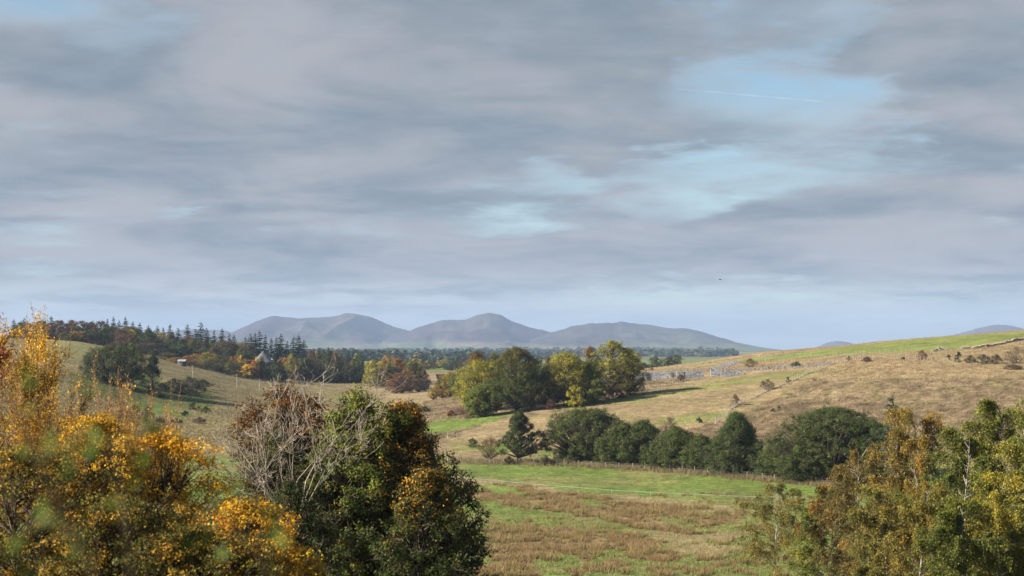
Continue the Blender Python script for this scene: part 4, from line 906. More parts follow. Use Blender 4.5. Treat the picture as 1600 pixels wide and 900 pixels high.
# ------------------------------------------------------------------ grass and rushes as real blades
def blades(g, X, Y, n, h, w, spread, rng, c_lo, c_hi, lean=0.35, wind=(0.25, 0.05)):
    m = len(X); idx = np.repeat(np.arange(m), n); k = len(idx)
    a = rng.uniform(0, 6.283, k); r = spread * np.sqrt(rng.uniform(0, 1, k))
    hs = np.broadcast_to(h, (m,))
    bx = X[idx] + r * np.cos(a); by = Y[idx] + r * np.sin(a); bz = ground_z(bx, by) - 0.03
    hh = hs[idx] * rng.uniform(0.55, 1.15, k)
    tx = bx + np.cos(a) * lean * hh * rng.uniform(0.2, 1.2, k) + wind[0] * hh; ty = by + np.sin(a) * lean * hh * rng.uniform(0.2, 1.2, k) + wind[1] * hh
    th = rng.uniform(0, math.pi, k); dx = np.cos(th) * w * 0.5; dy = np.sin(th) * w * 0.3
    V = np.stack([np.stack([bx - dx, by - dy, bz], 1), np.stack([bx + dx, by + dy, bz], 1), np.stack([tx, ty, bz + hh], 1)], 1)
    j = rng.uniform(0.72, 1.28, (k, 1)); lo = c_lo[idx] * j; hi = c_hi[idx] * j
    g.add(V.reshape(-1, 3), None, np.arange(3 * k).reshape(k, 3), np.stack([lo, lo, hi], 1).reshape(-1, 3))
def scatter(n, px0, px1, y0, y1, rng, power=1.0):
    px = rng.uniform(px0, px1, n); u = rng.uniform(0, 1, n)
    Y = 1.0 / ((1 - u) / y0 + u / y1)            # even in the picture for level ground
    X = (px - 800.0) / F * Y
    z = ground_z(X, Y)
    return px, X, Y, z, rowof(z, Y)
rng = np.random.default_rng(77)
g = Geo()
px, X, Y, z, py = scatter(60000, 690, 1230, 172, 300, rng)
c, kind = cover(X, Y, z); cl = fbm(X / 2.2, Y / 4.5, 3); k = np.nonzero((kind == 2) & (rng.uniform(0, 1, len(X)) < np.clip((cl - 0.36) * 3.2, 0.04, 0.6)) | ((kind == 3) & (py > 770) & (cl > 0.62) & (rng.uniform(0, 1, len(X)) < 0.15)))[0][:6500]
n1 = fbm(X[k] / 3.5, Y[k] / 5.0, 3)[:, None]
n3 = rng.uniform(0, 1, (len(k), 1)); tipc = np.where(n3 < 0.68, np.array([0.255, 0.162, 0.082]), np.where(n3 < 0.85, np.array([0.31, 0.24, 0.12]), np.array([0.16, 0.135, 0.045]))) * (0.7 + 0.6 * n1); basec = np.where(n1 > 0.5, np.array([0.09, 0.095, 0.024]), np.array([0.11, 0.08, 0.03]))
blades(g, X[k], Y[k], 24, (0.15 + 0.9 * n1[:, 0]) * rng.uniform(0.55, 1.25, len(k)), 0.05, 0.34, rng, basec, tipc, 0.45)
tag(obj('rushes', g.mesh('rushes', M_TWIG)), 'brown rush tussocks growing in bands across the wet meadow', 'rushes', kind='stuff')
g = Geo()
px, X, Y, z, py = scatter(36000, 690, 1260, 174, 352, rng)
c, kind = cover(X, Y, z); k = np.nonzero(((kind == 3) | (kind == 1)) & (rng.uniform(0, 1, len(X)) < np.where(py > 782, 0.75, 0.28)))[0]
n1 = fbm(X[k] / 2.5, Y[k] / 4.0, 3)[:, None]; dry = (rng.uniform(0, 1, (len(k), 1)) < np.where(py[k] > 782, 0.30, 0.18)[:, None])
tipc = np.where(dry, C_STRAW * 0.95, c[k] * 1.1)
blades(g, X[k], Y[k], 6, np.where(dry[:, 0], 0.32, 0.15) * np.where(py[k] > 782, 1.2, 0.7), 0.05, 0.30, rng, c[k], tipc, 0.5)
tag(obj('meadow_grass', g.mesh('meadow_grass', M_TWIG)), 'green and straw coloured grass blades of the valley meadow', 'grass', kind='stuff')
g = Geo()
px, X, Y, z, py = scatter(90000, 860, 1640, 340, 900, rng)
c, kind = cover(X, Y, z); ok = (kind == 1) & (py < 745)
k = np.nonzero(ok)[0]
n1 = fbm(X[k] / 4.0, Y[k] / 4.0, 3)[:, None]; n2 = fbm(X[k] / 16.0, Y[k] / 16.0, 3)[:, None]
tipc = c[k] * (0.85 + 0.55 * n1); lo = c[k] * 0.8
n5 = fbm(X[k] / 1.6, Y[k] / 3.0, 2); blades(g, X[k], Y[k], 6, 0.12 + 1.0 * np.clip(n5 - 0.25, 0, 1) * (0.5 + n2[:, 0]), 0.09, 0.42, rng, lo, tipc, 0.5)
px, X, Y, z, py = scatter(30000, 690, 1300, 350, 700, rng)
c, kind = cover(X, Y, z); k = np.nonzero((kind == 3) & (z > 0.6))[0]
blades(g, X[k], Y[k], 5, 0.22, 0.08, 0.4, rng, c[k] * 0.9, c[k] * 1.15, 0.5)
tag(obj('rough_grass', g.mesh('rough_grass', M_TWIG)), 'tan tufts of rough grass over the right hillside', 'grass', kind='stuff')
g = Geo()
px, X, Y, z, py = scatter(40000, 60, 760, 420, 1000, rng)
c, kind = cover(X, Y, z); k = np.nonzero(kind == 1)[0]
n1 = fbm(X[k] / 4.0, Y[k] / 4.0, 3)[:, None]
blades(g, X[k], Y[k], 5, 0.25 + 0.4 * n1[:, 0], 0.12, 0.5, rng, c[k] * 0.85, c[k] * (0.85 + 0.5 * n1), 0.5)
tag(obj('slope_grass', g.mesh('slope_grass', M_TWIG)), 'dry grass tufts over the left slope and valley floor', 'grass', kind='stuff')
# long grass along the meadow edge fence and on the bank below the trees
g = Geo()
px = rng.uniform(690, 1320, 4200); by = np.interp(px, [690, 800, 870, 1000, 1100, 1200, 1320], [722, 726, 728, 735, 745, 754, 765]) + rng.normal(0, 1.6, 4200)
Y = 62800.0 / (by - 545.0); X = (px - 800) / F * Y
tip = np.where(rng.uniform(0, 1, (4200, 1)) < 0.7, C_STRAW * 0.9, C_OLIVE)
blades(g, X, Y, 8, rng.uniform(0.35, 1.0, 4200), 0.06, 0.4, rng, tip * 0.7, tip, 0.4)
tag(obj('hedge_bottom_grass', g.mesh('hedge_bottom_grass', M_TWIG)), 'long dry grass along the fence at the meadow edge', 'grass', kind='stuff')
g = Geo(); n = 9000
px = rng.uniform(-100, 1750, n); Y = rng.uniform(60, 168, n); X = (px - 800) / F * Y
c = np.where(rng.uniform(0, 1, (n, 1)) < 0.5, C_OLIVE * 0.8, C_STRAW * 0.7)
blades(g, X, Y, 9, rng.uniform(0.3, 0.8, n), 0.05, 0.5, rng, c * 0.7, c, 0.5)
tag(obj('bank_grass', g.mesh('bank_grass', M_TWIG)), 'tall grass on the bank under the nearest trees', 'grass', kind='stuff')

# ------------------------------------------------------------------ fences
def post_mesh(seed, h, r=0.06):
    rng = np.random.default_rng(seed); g = Geo(); l = rng.normal(0, 0.03, 2)
    segs(g, [[0, 0, -0.3], [l[0] * h, l[1] * h, h - 0.04]], [[l[0] * h, l[1] * h, h - 0.04], [l[0] * h, l[1] * h, h]], [r * 1.05, r], [r, r * 0.75], 7)
    return g.mesh('post', M_WOOD)
POSTS = [post_mesh(s, 1.2) for s in range(4)]; STRAINERS = [post_mesh(s + 9, 1.45, 0.11) for s in range(2)]
def fence(label, ctrl, spacing, y0=345, rails=(0.35, 0.7, 1.05), ys=None, scale=1.0):
    P = []
    for i, (px, py) in enumerate(ctrl):
        Yc = ys[i] if ys else onground(px, py, y0)
        P.append((xat(px, Yc), Yc))
    P = np.array(P); d = np.concatenate([[0], np.cumsum(np.hypot(*np.diff(P, axis=0).T))])
    n = min(int(d[-1] / spacing) + 1, 96); s = np.linspace(0, d[-1], n) ; rr = np.random.default_rng(n)
    s[1:-1] += rr.normal(0, spacing * 0.07, n - 2)
    x = np.interp(s, d, P[:, 0]); y = np.interp(s, d, P[:, 1]); z = ground_z(x, y)
    o = np.array([x[0], y[0], z[0]])
    t = thing('wire_fence', tuple(o), label, 'fence')
    for i in range(n):
        big = i % 14 == 0
        p = obj('post', STRAINERS[i % 2] if big else POSTS[(i * 7) % 4], t, (x[i] - o[0], y[i] - o[1], z[i] - o[2]))
        p.scale = (scale, scale, scale * rr.uniform(0.88, 1.08)); p.rotation_euler = (rr.normal(0, 0.03), rr.normal(0, 0.03), rr.uniform(0, 6))
    Q = np.stack([x, y, z], 1) - o; g = Geo()
    for h in rails: segs(g, Q[:-1] + [0, 0, h], Q[1:] + [0, 0, h], 0.008, 0.008, 3)
    obj('wire', g.mesh('wire', M_WIRE), t)
    return t
fence('post and wire fence along the lower side of the green skyline strip', [(1012, 583), (1090, 572), (1200, 562), (1350, 553), (1440, 548)], 3.0, 480)
fence('post and wire fence on the sloping wall between smooth field and rough hillside', [(1118, 662), (1150, 634), (1200, 610), (1250, 590), (1290, 573), (1325, 563)], 2.4, 380)
fence('post and wire fence through the scrub at the right edge of the hill', [(1325, 563), (1400, 561), (1440, 563), (1500, 566), (1560, 568), (1610, 568)], 2.2, 400)
fence('post and wire fence in front of the grey block wall', [(1004, 611), (1040, 603), (1070, 597), (1100, 592), (1160, 586), (1240, 577), (1320, 565)], 2.6, 430)
fence('old leaning fence along the foot of the valley copse', [(760, 648), (820, 642), (880, 634), (940, 627), (1000, 613)], 2.6, 395)
fence('fence of short pale stakes between meadow and dark tree row', [(700, 723), (800, 727), (870, 729), (1000, 736), (1090, 744), (1180, 752), (1300, 762)], 3.4, ys=[62800 / (b - 545.0) for b in (723, 727, 729, 736, 744, 752, 762)])
fence('faint fence low on the tan field left of the lone oak', [(700, 684), (735, 682), (770, 680), (800, 679)], 2.4, 380)

# electric tape across the meadow
P = np.array([(xat(px, 62800 / (py - 545.0)), 62800 / (py - 545.0)) for px, py in [(690, 748), (760, 754), (850, 762), (950, 770), (1050, 776), (1180, 783), (1260, 786)]])
x = np.interp(np.linspace(0, 6, 60), np.arange(7), P[:, 0]); y = np.interp(np.linspace(0, 6, 60), np.arange(7), P[:, 1]); z = ground_z(x, y)
o = np.array([x[0], y[0], z[0]]); Q = np.stack([x, y, z], 1) - o
M_TAPE = bark_mat('pale_tape', (0.16, 0.23, 0.19), (0.22, 0.30, 0.25), 2.0); M_POLE = bark_mat('plastic_stake', (0.5, 0.5, 0.48), (0.6, 0.6, 0.58), 2.0)
t = thing('electric_fence', tuple(o), 'pale turquoise electric fence tape stretched across the green meadow', 'fence')
g = Geo(); sag = 0.02 * np.abs(np.sin(np.arange(60) * 0.9)); H = Q + np.stack([sag * 0, sag * 0, 0.62 - sag], 1)
w = np.array([0, 0, 0.022]); V = np.concatenate([H - w + [0, 0.006, 0], H + w + [0, 0.006, 0], H + w - [0, 0.006, 0], H - w - [0, 0.006, 0]]); i = np.arange(59)
q = np.concatenate([np.stack([i + a * 60, i + 1 + a * 60, i + 1 + b * 60, i + b * 60], 1) for a, b in ((0, 1), (1, 2), (2, 3), (3, 0))])
g.add(V, q); obj('tape', g.mesh('tape', M_TAPE), t)
g = Geo(); segs(g, [[0, 0, -0.2]], [[0, 0, 0.75]], 0.012, 0.010, 5); pm = g.mesh('stake', M_POLE)
for i in range(0, 60, 6): obj('stake', pm, t, tuple(Q[i]))

# ------------------------------------------------------------------ stone things on the hill
def stones(g, P, s, rng, col):
    """rough boulders: a bent cube each"""
    base8 = np.array([[-1, -1, -1], [1, -1, -1], [1, 1, -1], [-1, 1, -1], [-1, -1, 1], [1, -1, 1], [1, 1, 1], [-1, 1, 1]], float) * 0.5
    q6 = np.array([[0, 3, 2, 1], [4, 5, 6, 7], [0, 1, 5, 4], [1, 2, 6, 5], [2, 3, 7, 6], [3, 0, 4, 7]])
    n = len(P); V = np.tile(base8, (n, 1, 1)) * (1 + rng.normal(0, 0.18, (n, 8, 3))) * np.asarray(s)[:, None, :]
    a = rng.uniform(0, 6.28, n); ca, sa = np.cos(a)[:, None], np.sin(a)[:, None]
    V = np.stack([V[..., 0] * ca - V[..., 1] * sa, V[..., 0] * sa + V[..., 1] * ca, V[..., 2]], -1) + P[:, None, :]
    g.add(V.reshape(-1, 3), (np.arange(n) * 8)[:, None, None] + q6[None], None, np.repeat(col, 8, axis=0))
def stonewall(label, ctrl, h, y0, n, size, gap=None, tint=(1, 1, 1), loose=0.1):
    rng = np.random.default_rng(n); P = []
    for px, py in ctrl:
        Yc = onground(px, py, y0); P.append((xat(px, Yc), Yc))
    P = np.array(P); d = np.concatenate([[0], np.cumsum(np.hypot(*np.diff(P, axis=0).T))])
    s = rng.uniform(0, d[-1], n); x = np.interp(s, d, P[:, 0]) + rng.normal(0, 0.18, n); y = np.interp(s, d, P[:, 1]) + rng.normal(0, 0.15, n)
    hloc = h * (0.55 + 0.75 * vnoise(s / 4.0, s * 0 + 3.0)); z = ground_z(x, y) + rng.uniform(0, 1, n) ** 0.8 * hloc
    o = np.array([P[0, 0], P[0, 1], ground_z(P[:1, 0], P[:1, 1])[0]]); g = Geo()
    S = np.stack([rng.uniform(0.6, 1.4, n), rng.uniform(0.5, 1.0, n), rng.uniform(0.35, 0.7, n)], 1) * size
    stones(g, np.stack([x, y, z], 1) - o, S, rng, np.array(tint)[None] * rng.uniform(0.7, 1.3, (n, 1)))
    w = obj('dry_stone_wall', g.mesh('dry_stone_wall', M_STONE), None, tuple(o)); return tag(w, label, 'wall')
stonewall('tumbled dry stone wall climbing to the right skyline corner', [(1500, 547), (1530, 544), (1560, 539), (1605, 530)], 0.9, 480, 620, 0.42, tint=(1.25, 1.05, 0.85))
stonewall('broken pale end of the dry stone wall on the hill crest', [(1456, 550), (1470, 547), (1486, 546.5)], 1.0, 480, 80, 0.36, tint=(1.0, 0.93, 0.82))
stonewall('low bank of old wall stones between smooth field and rough hillside', [(1140, 641), (1165, 627), (1200, 611), (1235, 597), (1290, 575)], 0.25, 380, 240, 0.28, tint=(0.6, 0.5, 0.38))
g = Geo(); rng = np.random.default_rng(12); n = 1500
px = rng.uniform(1035, 1300, n); py = np.interp(px, [1035, 1110, 1160, 1200, 1300], [583, 578.5, 578, 575.5, 568.5]) + rng.normal(0, 1.4, n)
k = rng.uniform(0, 1, n) < 0.36; u = rng.uniform(0, 1, n); px[k] = 1118 + 34 * u[k] + rng.normal(0, 5, k.sum()); py[k] = 577 - 12 * u[k] + rng.normal(0, 1.0, k.sum())
YY = np.array([onground(a, b, 470, 1000) for a, b in zip(px, py)]); XX = (px - 800) / F * YY
stones(g, np.stack([XX, YY, ground_z(XX, YY) + 0.1], 1), rng.uniform(0.2, 0.5, (n, 3)) * [1.2, 1, 0.8], rng, np.tile([0.62, 0.58, 0.54], (n, 1)) * rng.uniform(0.6, 1.3, (n, 1)))
tag(obj('stone_rubble', g.mesh('stone_rubble', M_STONE)), 'grey quarry rubble strewn over the right hill above the block wall', 'rubble', kind='stuff')
def blockwall(label, px0, px1, ybase, ytop, Y, depth, nseg, seed):
    rng = np.random.default_rng(seed); g = Geo(); o = np.array(base(px0, Y, 0.0)); z1 = zat(ytop, Y) - o[2]; z0 = zat(ybase, Y) - o[2] - 0.6
    xs = np.sort(np.concatenate([[0, 1], rng.uniform(0.02, 0.98, nseg - 1)])) * (xat(px1, Y) - xat(px0, Y))
    for a, b in zip(xs[:-1], xs[1:]):
        k = 5; m = 5; U, Vv = np.meshgrid(np.linspace(a + 0.02, b - 0.02, k), np.linspace(0, 1, m), indexing='ij'); set_ = rng.normal(0, 0.35)
        fr = np.stack([U, np.full_like(U, -depth / 2 + set_) + rng.normal(0, 0.09, U.shape) + Vv * 0.35, z0 + (z1 + rng.normal(0, 0.06) - z0) * Vv], -1)
        i = (np.arange(k - 1)[:, None] * m + np.arange(m - 1)[None]); q = np.stack([i, i + m, i + m + 1, i + 1], -1).reshape(-1, 4)
        tint = np.array([0.85, 0.86, 0.89]) * rng.uniform(0.85, 1.1); g.add(fr.reshape(-1, 3), q, None, tint)
        bk = fr.copy(); bk[..., 1] = depth / 2; g.add(bk.reshape(-1, 3), q[:, ::-1], None, tint)
        top = np.stack([fr[:, -1], bk[:, -1]], 1); i = np.arange(k - 1) * 2; g.add(top.reshape(-1, 3), np.stack([i, i + 2, i + 3, i + 1], 1), None, tint)
        for e, f in ((0, 1), (-1, -1)):
            sd = np.stack([fr[e], bk[e]], 1); i = np.arange(m - 1) * 2; g.add(sd.reshape(-1, 3), np.stack([i, i + 1, i + 3, i + 2], 1)[:, ::f], None, tint)
    w = obj('block_wall', g.mesh('block_wall', M_STONE), None, tuple(o)); return tag(w, label, 'wall')
YW = onground(1030, 594, 430)
blockwall('long rough faced grey wall beside the yellow copse end', 978, 1056, 594, 581.5, onground(1017, 595, 430), 1.6, 9, 1)
blockwall('smooth lower stretch of grey wall behind the brown bush', 1057, 1100, 591, 580.5, onground(1078, 592, 430), 1.4, 3, 2)
blockwall('short raised grey block between the two wall stretches', 1110, 1124, 585, 577, onground(1117, 588, 430), 2.2, 1, 3)
blockwall('thin low grey wall running right into the field', 1126, 1158, 587, 580, onground(1142, 588, 430), 1.2, 2, 4)
blockwall('grey wall fragment half hidden behind the airy yellow tree', 902, 950, 598, 593, YW + 10, 1.2, 4, 5)

# ------------------------------------------------------------------ buildings in the left wood
def slate():
    m, nt, N, L = nodes('slate_roof'); out = N.new('ShaderNodeOutputMaterial'); p = N.new('ShaderNodeBsdfPrincipled'); p.inputs['Roughness'].default_value = 0.6
    tc = N.new('ShaderNodeTexCoord'); w = N.new('ShaderNodeTexWave'); w.inputs['Scale'].default_value = 1.6; w.inputs['Distortion'].default_value = 1.5; w.bands_direction = 'X'
    cr = N.new('ShaderNodeValToRGB'); cr.color_ramp.elements[0].color = (0.055, 0.058, 0.062, 1); cr.color_ramp.elements[1].color = (0.125, 0.125, 0.125, 1)
    L.new(tc.outputs['Object'], w.inputs['Vector']); L.new(w.outputs['Fac'], cr.inputs[0]); L.new(cr.outputs[0], p.inputs['Base Color']); L.new(p.outputs[0], out.inputs['Surface']); return m
M_SLATE = slate(); M_RENDER = bark_mat('pale_render', (0.62, 0.60, 0.56), (0.74, 0.72, 0.68), 2.0); M_SHEET = bark_mat('pale_sheet_roof', (0.20, 0.215, 0.235), (0.28, 0.295, 0.315), 1.0); M_DARKW = bark_mat('dark_boarding', (0.05, 0.045, 0.04), (0.09, 0.08, 0.07), 3.0)
M_HARL = bark_mat('grey_harling', (0.20, 0.19, 0.17), (0.30, 0.28, 0.25), 2.0); M_GLASS = bark_mat('dark_window', (0.02, 0.025, 0.03), (0.03, 0.035, 0.04), 1.0)
def box(g, c, s, C=(0.5, 0.5, 0.5)):
    b = np.array([[-1, -1, -1], [1, -1, -1], [1, 1, -1], [-1, 1, -1], [-1, -1, 1], [1, -1, 1], [1, 1, 1], [-1, 1, 1]], float) * 0.5 * np.array(s) + np.array(c)
    g.add(b, [[0, 3, 2, 1], [4, 5, 6, 7], [0, 1, 5, 4], [1, 2, 6, 5], [2, 3, 7, 6], [3, 0, 4, 7]], None, np.array(C))
YH = 965.0; HZ = gz(414, YH); r = wid(20, YH); e = zat(567, YH) - HZ; a = zat(548.5, YH) - HZ
t = thing('round_house', base(414, YH, 0.0), 'round house with a steep conical grey slate roof among autumn trees', 'house')
g = Geo(); segs(g, [[0, 0, -1]], [[0, 0, e + 0.2]], r * 0.86, r * 0.86, 12); obj('wall', g.mesh('wall', M_HARL), t)
g = Geo(); segs(g, [[-0.5, 0, e], [-0.5, 0, e + 0.25]], [[-0.5, 0, e + 0.25], [-1.0, 0, a]], [r * 1.02, r * 1.0], [r * 1.0, 0.12], 12); rf = obj('roof', g.mesh('roof', M_SLATE), t)
g = Geo(); box(g, (r * 0.62, -r * 0.35, e + 1.2), (0.9, 0.7, 2.2)); obj('chimney', g.mesh('chimney', M_RENDER), rf)
for dx in (-1.6, 1.2):
    g = Geo(); box(g, (dx, -math.sqrt(max((r * 0.86) ** 2 - dx * dx, 0.1)) * 0.99, e * 0.55), (0.9, 0.12, 1.2)); obj('window', g.mesh('window', M_GLASS), t)
YS = 885.0; t = thing('shed', base(285, YS, 0.0), 'low shed with a pale grey sheet roof behind the left slope crest', 'shed')
z1 = zat(563, YS) - gz(285, YS); w = wid(13, YS); g = Geo(); box(g, (0, 0, z1 / 2 - 1), (w * 0.95, 3, z1 + 1.2)); obj('wall', g.mesh('wall', M_DARKW), t)
g = Geo(); g.add([[-w / 2, -1.8, z1 - 0.5], [w / 2, -1.8, z1 - 0.5], [w / 2, 0.1, z1 + 0.5], [-w / 2, 0.1, z1 + 0.5], [w / 2, 1.8, z1 - 0.4], [-w / 2, 1.8, z1 - 0.4],
                 [-w / 2, -1.8, z1 - 0.62], [w / 2, -1.8, z1 - 0.62], [w / 2, 1.8, z1 - 0.52], [-w / 2, 1.8, z1 - 0.52]], [[0, 1, 2, 3], [3, 2, 4, 5], [6, 7, 1, 0], [8, 9, 5, 4], [9, 8, 7, 6]]); obj('roof', g.mesh('roof', M_SHEET), t)

# ------------------------------------------------------------------ telegraph poles, wire, bird, contrail
PL = [(302, 570, 592), (371, 584, 607), (406, 591, 611), (452, 592, 616)]; tops = []
for i, (px, top, by) in enumerate(PL):
    Y = onground(px, by, 500); H = max(hgt(px, Y, top), 5.5); p = base(px, Y, 0.2)
    t = thing('telegraph_pole', p, ['faint telegraph pole on the left slope, under the pale shed', 'tallest looking telegraph pole, on the crest below the gold trees', 'telegraph pole just right of the tallest looking one', 'telegraph pole above the rust maple top'][i], 'pole', 'telegraph poles on the left slope')
    g = Geo(); segs(g, [[0, 0, -0.5]], [[0, 0, H]], 0.16, 0.11, 7); obj('shaft', g.mesh('shaft', M_WOOD), t)
    g = Geo(); box(g, (0, -0.16, H - 0.45), (1.3, 0.1, 0.12)); obj('crossarm', g.mesh('crossarm', M_WOOD), t); tops.append(np.array([p[0], p[1] - 0.16, p[2] + H - 0.38]))
tops.append(np.array([xat(560, 820), 820, zat(604, 820)])); tops.append(np.array([xat(690, 780), 780, zat(619, 780)]))
g = Geo()
for A_, B_ in zip(tops[:-1], tops[1:]):
    u = np.linspace(0, 1, 13)[:, None]; Q = A_ * (1 - u) + B_ * u - np.array([0, 0, 1.0]) * 2.0 * u * (1 - u) - tops[0]
    for dx in (-0.5, 0.5): segs(g, Q[:-1] + [dx, 0, 0], Q[1:] + [dx, 0, 0], 0.02, 0.02, 3)
w = obj('overhead_wire', g.mesh('overhead_wire', M_WIRE), None, tuple(tops[0])); tag(w, 'pair of overhead wires sagging between the telegraph poles', 'wire')

M_BIRD = bark_mat('dark_feather', (0.02, 0.02, 0.022), (0.05, 0.05, 0.055), 8.0)
YB = 330.0; g = Geo(); s = 1.0
ring = [(-0.24, 0.012), (-0.2, 0.03), (-0.1, 0.06), (0.02, 0.07), (0.12, 0.05), (0.17, 0.035), (0.21, 0.04), (0.25, 0.025), (0.29, 0.006)]
for (x0, r0), (x1, r1) in zip(ring[:-1], ring[1:]): segs(g, [[x0, 0, 0]], [[x1, 0, 0.0]], r0, r1, 8)
g.add([[-0.22, 0, 0.01], [-0.4, -0.09, 0.0], [-0.42, 0, 0.005], [-0.4, 0.09, 0.0], [-0.22, 0, -0.01]], None, [[0, 1, 2], [0, 2, 3], [4, 2, 1], [4, 3, 2]])
for sd in (-1, 1):
    pr = [(0.10, 0.05, 0.03), (0.16, 0.28, 0.16), (0.02, 0.55, 0.10), (-0.06, 0.28, 0.13), (-0.10, 0.05, 0.02)]
    V = [[a, sd * b, c] for a, b, c in pr] + [[a, sd * b, c - 0.012] for a, b, c in pr]
    g.add(V, None, [[0, 1, 3], [0, 3, 4], [1, 2, 3], [5, 8, 6], [5, 9, 8], [6, 8, 7], [0, 5, 6], [0, 6, 1], [1, 6, 7], [1, 7, 2], [2, 7, 8], [2, 8, 3], [3, 8, 9], [3, 9, 4]])
b = obj('bird', g.mesh('bird', M_BIRD), None, (xat(1125.5, YB), YB, zat(437, YB))); b.rotation_euler = (0.25, 0.1, 0.5); tag(b, 'tiny dark bird flying against the cloud above the right hill', 'bird')

m, nt, N, L = nodes('vapour'); out = N.new('ShaderNodeOutputMaterial'); d = N.new('ShaderNodeVolumePrincipled'); d.inputs['Color'].default_value = (1, 1, 1, 1); d.inputs['Density'].default_value = 0.003; L.new(d.outputs[0], out.inputs['Volume'])
YC = 24000.0; pa = np.array([xat(1050, YC), YC, zat(138, YC)]); pb = np.array([xat(1335, YC), YC + 3000, zat(163, YC + 3000)])
pb[0] = xat(1335, YC + 3000); u = np.linspace(0, 1, 40)[:, None]; Q = (pa * (1 - u) + pb * u) - pa
Q[:, 2] += np.random.default_rng(3).normal(0, 1.5, 40); rr = 9 + 3 * np.sin(np.arange(40) * 0.9); rr[:6] *= np.linspace(0.2, 1, 6); rr[-12:] *= np.linspace(1, 0.15, 12)
g = Geo(); segs(g, Q[:-1], Q[1:], rr[:-1], rr[1:], 8); c = obj('contrail', g.mesh('contrail', m, True), None, tuple(pa)); tag(c, 'thin white contrail across the blue gap in the clouds', 'contrail')

# ------------------------------------------------------------------ far woodland belts
g = Geo(); rng = np.random.default_rng(33)
def belt(n, px0, px1, Y0, Y1, h, pal, sz):
    px = rng.uniform(px0, px1, n); Y = rng.uniform(Y0, Y1, n); X = (px - 800) / F * Y
    z = ground_z(X, Y); hh = h * rng.uniform(0.6, 1.25, n) * (0.7 + 0.6 * vnoise(px / 6.0, Y / 300.0))
    m = 16; idx = np.repeat(np.arange(n), m); d = unit(rng.normal(size=(n * m, 3))); d[:, 2] = np.abs(d[:, 2])
    P = np.stack([X[idx], Y[idx], z[idx]], 1) + d * np.stack([hh * 0.45, hh * 0.45, hh], 1)[idx] * [1, 1, 1]
    leaves(g, P, d + rng.normal(0, 0.3, (n * m, 3)), sz * rng.uniform(0.7, 1.3, n * m), rng, pick(rng, pal, n)[idx] * rng.uniform(0.7, 1.3, (n * m, 1)), 0.9)
DP = [(0.028, 0.045, 0.022, 3), (0.05, 0.06, 0.03, 1), (0.08, 0.06, 0.03, .5)]
belt(700, 470, 900, 3300, 3600, 8, DP, 7); belt(900, 440, 1150, 4300, 4900, 15, DP, 11); belt(600, 480, 760, 2500, 2650, 13, DP + [(0.13, 0.11, 0.04, 1)], 7); belt(500, 400, 1150, 6000, 7200, 18, DP, 14)
tag(obj('distant_woodland', g.mesh('distant_woodland', M_NEEDLE)), 'blue dark woodland belts on the plain at the foot of the hills', 'woodland', kind='stuff')
# field hedge beyond the russet trees
rng = np.random.default_rng(44); cv = np.array([(682, 574.5), (695, 577), (715, 580), (738, 585)]); n = 900
px = rng.uniform(682, 738, n); Y = np.interp(px, [682, 738], [1050, 960]) + rng.normal(0, 2, n); X = (px - 800) / F * Y; top = np.interp(px, cv[:, 0], cv[:, 1] - 1.0)
z = ground_z(X, Y); P = np.stack([X, Y, z + 3.0 * rng.uniform(0, 1, n) ** 0.6], 1); o = P.min(0)
g = Geo(); leaves(g, P - o, rng.normal(size=(n, 3)) + [0, 0, 0.5], 1.1 * rng.uniform(0.7, 1.3, n), rng, pick(rng, [(0.045, 0.04, 0.022, 3), (0.08, 0.055, 0.035, 1)], n), 0.8)
tag(obj('hedge', g.mesh('hedge', M_NEEDLE), None, tuple(o)), 'dark clipped field hedge running right from the russet trees', 'hedge')

# ------------------------------------------------------------------ haze
g = Geo(); box(g, (0, 8300, 170), (26000, 17400, 360)); hz = g.mesh('haze', M_WIRE); hz.materials.clear()
m, nt, N, L = nodes('haze_air'); out = N.new('ShaderNodeOutputMaterial'); v = N.new('ShaderNodeVolumePrincipled')
v.inputs['Color'].default_value = (0.46, 0.62, 0.94, 1); v.inputs['Density'].default_value = 4.6e-5; v.inputs['Anisotropy'].default_value = 0.0
L.new(v.outputs[0], out.inputs['Volume']); hz.materials.append(m)
h = obj('haze', hz); tag(h, 'thin blue air haze over the whole valley', 'haze', kind='stuff'); h.display_type = 'WIRE'

# ------------------------------------------------------------------ sun and sky
EL = math.radians(27); BK = math.radians(-14)
S = Vector((-math.cos(EL) * math.cos(BK), math.cos(EL) * math.sin(BK), math.sin(EL)))
ld = bpy.data.lights.new('sun', 'SUN'); ld.energy = 5.0; ld.angle = math.radians(0.5); ld.color = (1.0, 0.90, 0.76)
lo = bpy.data.objects.new('sun', ld); COL.objects.link(lo); lo.rotation_euler = S.to_track_quat('Z', 'Y').to_euler(); lo.location = (-300, 50, 200)

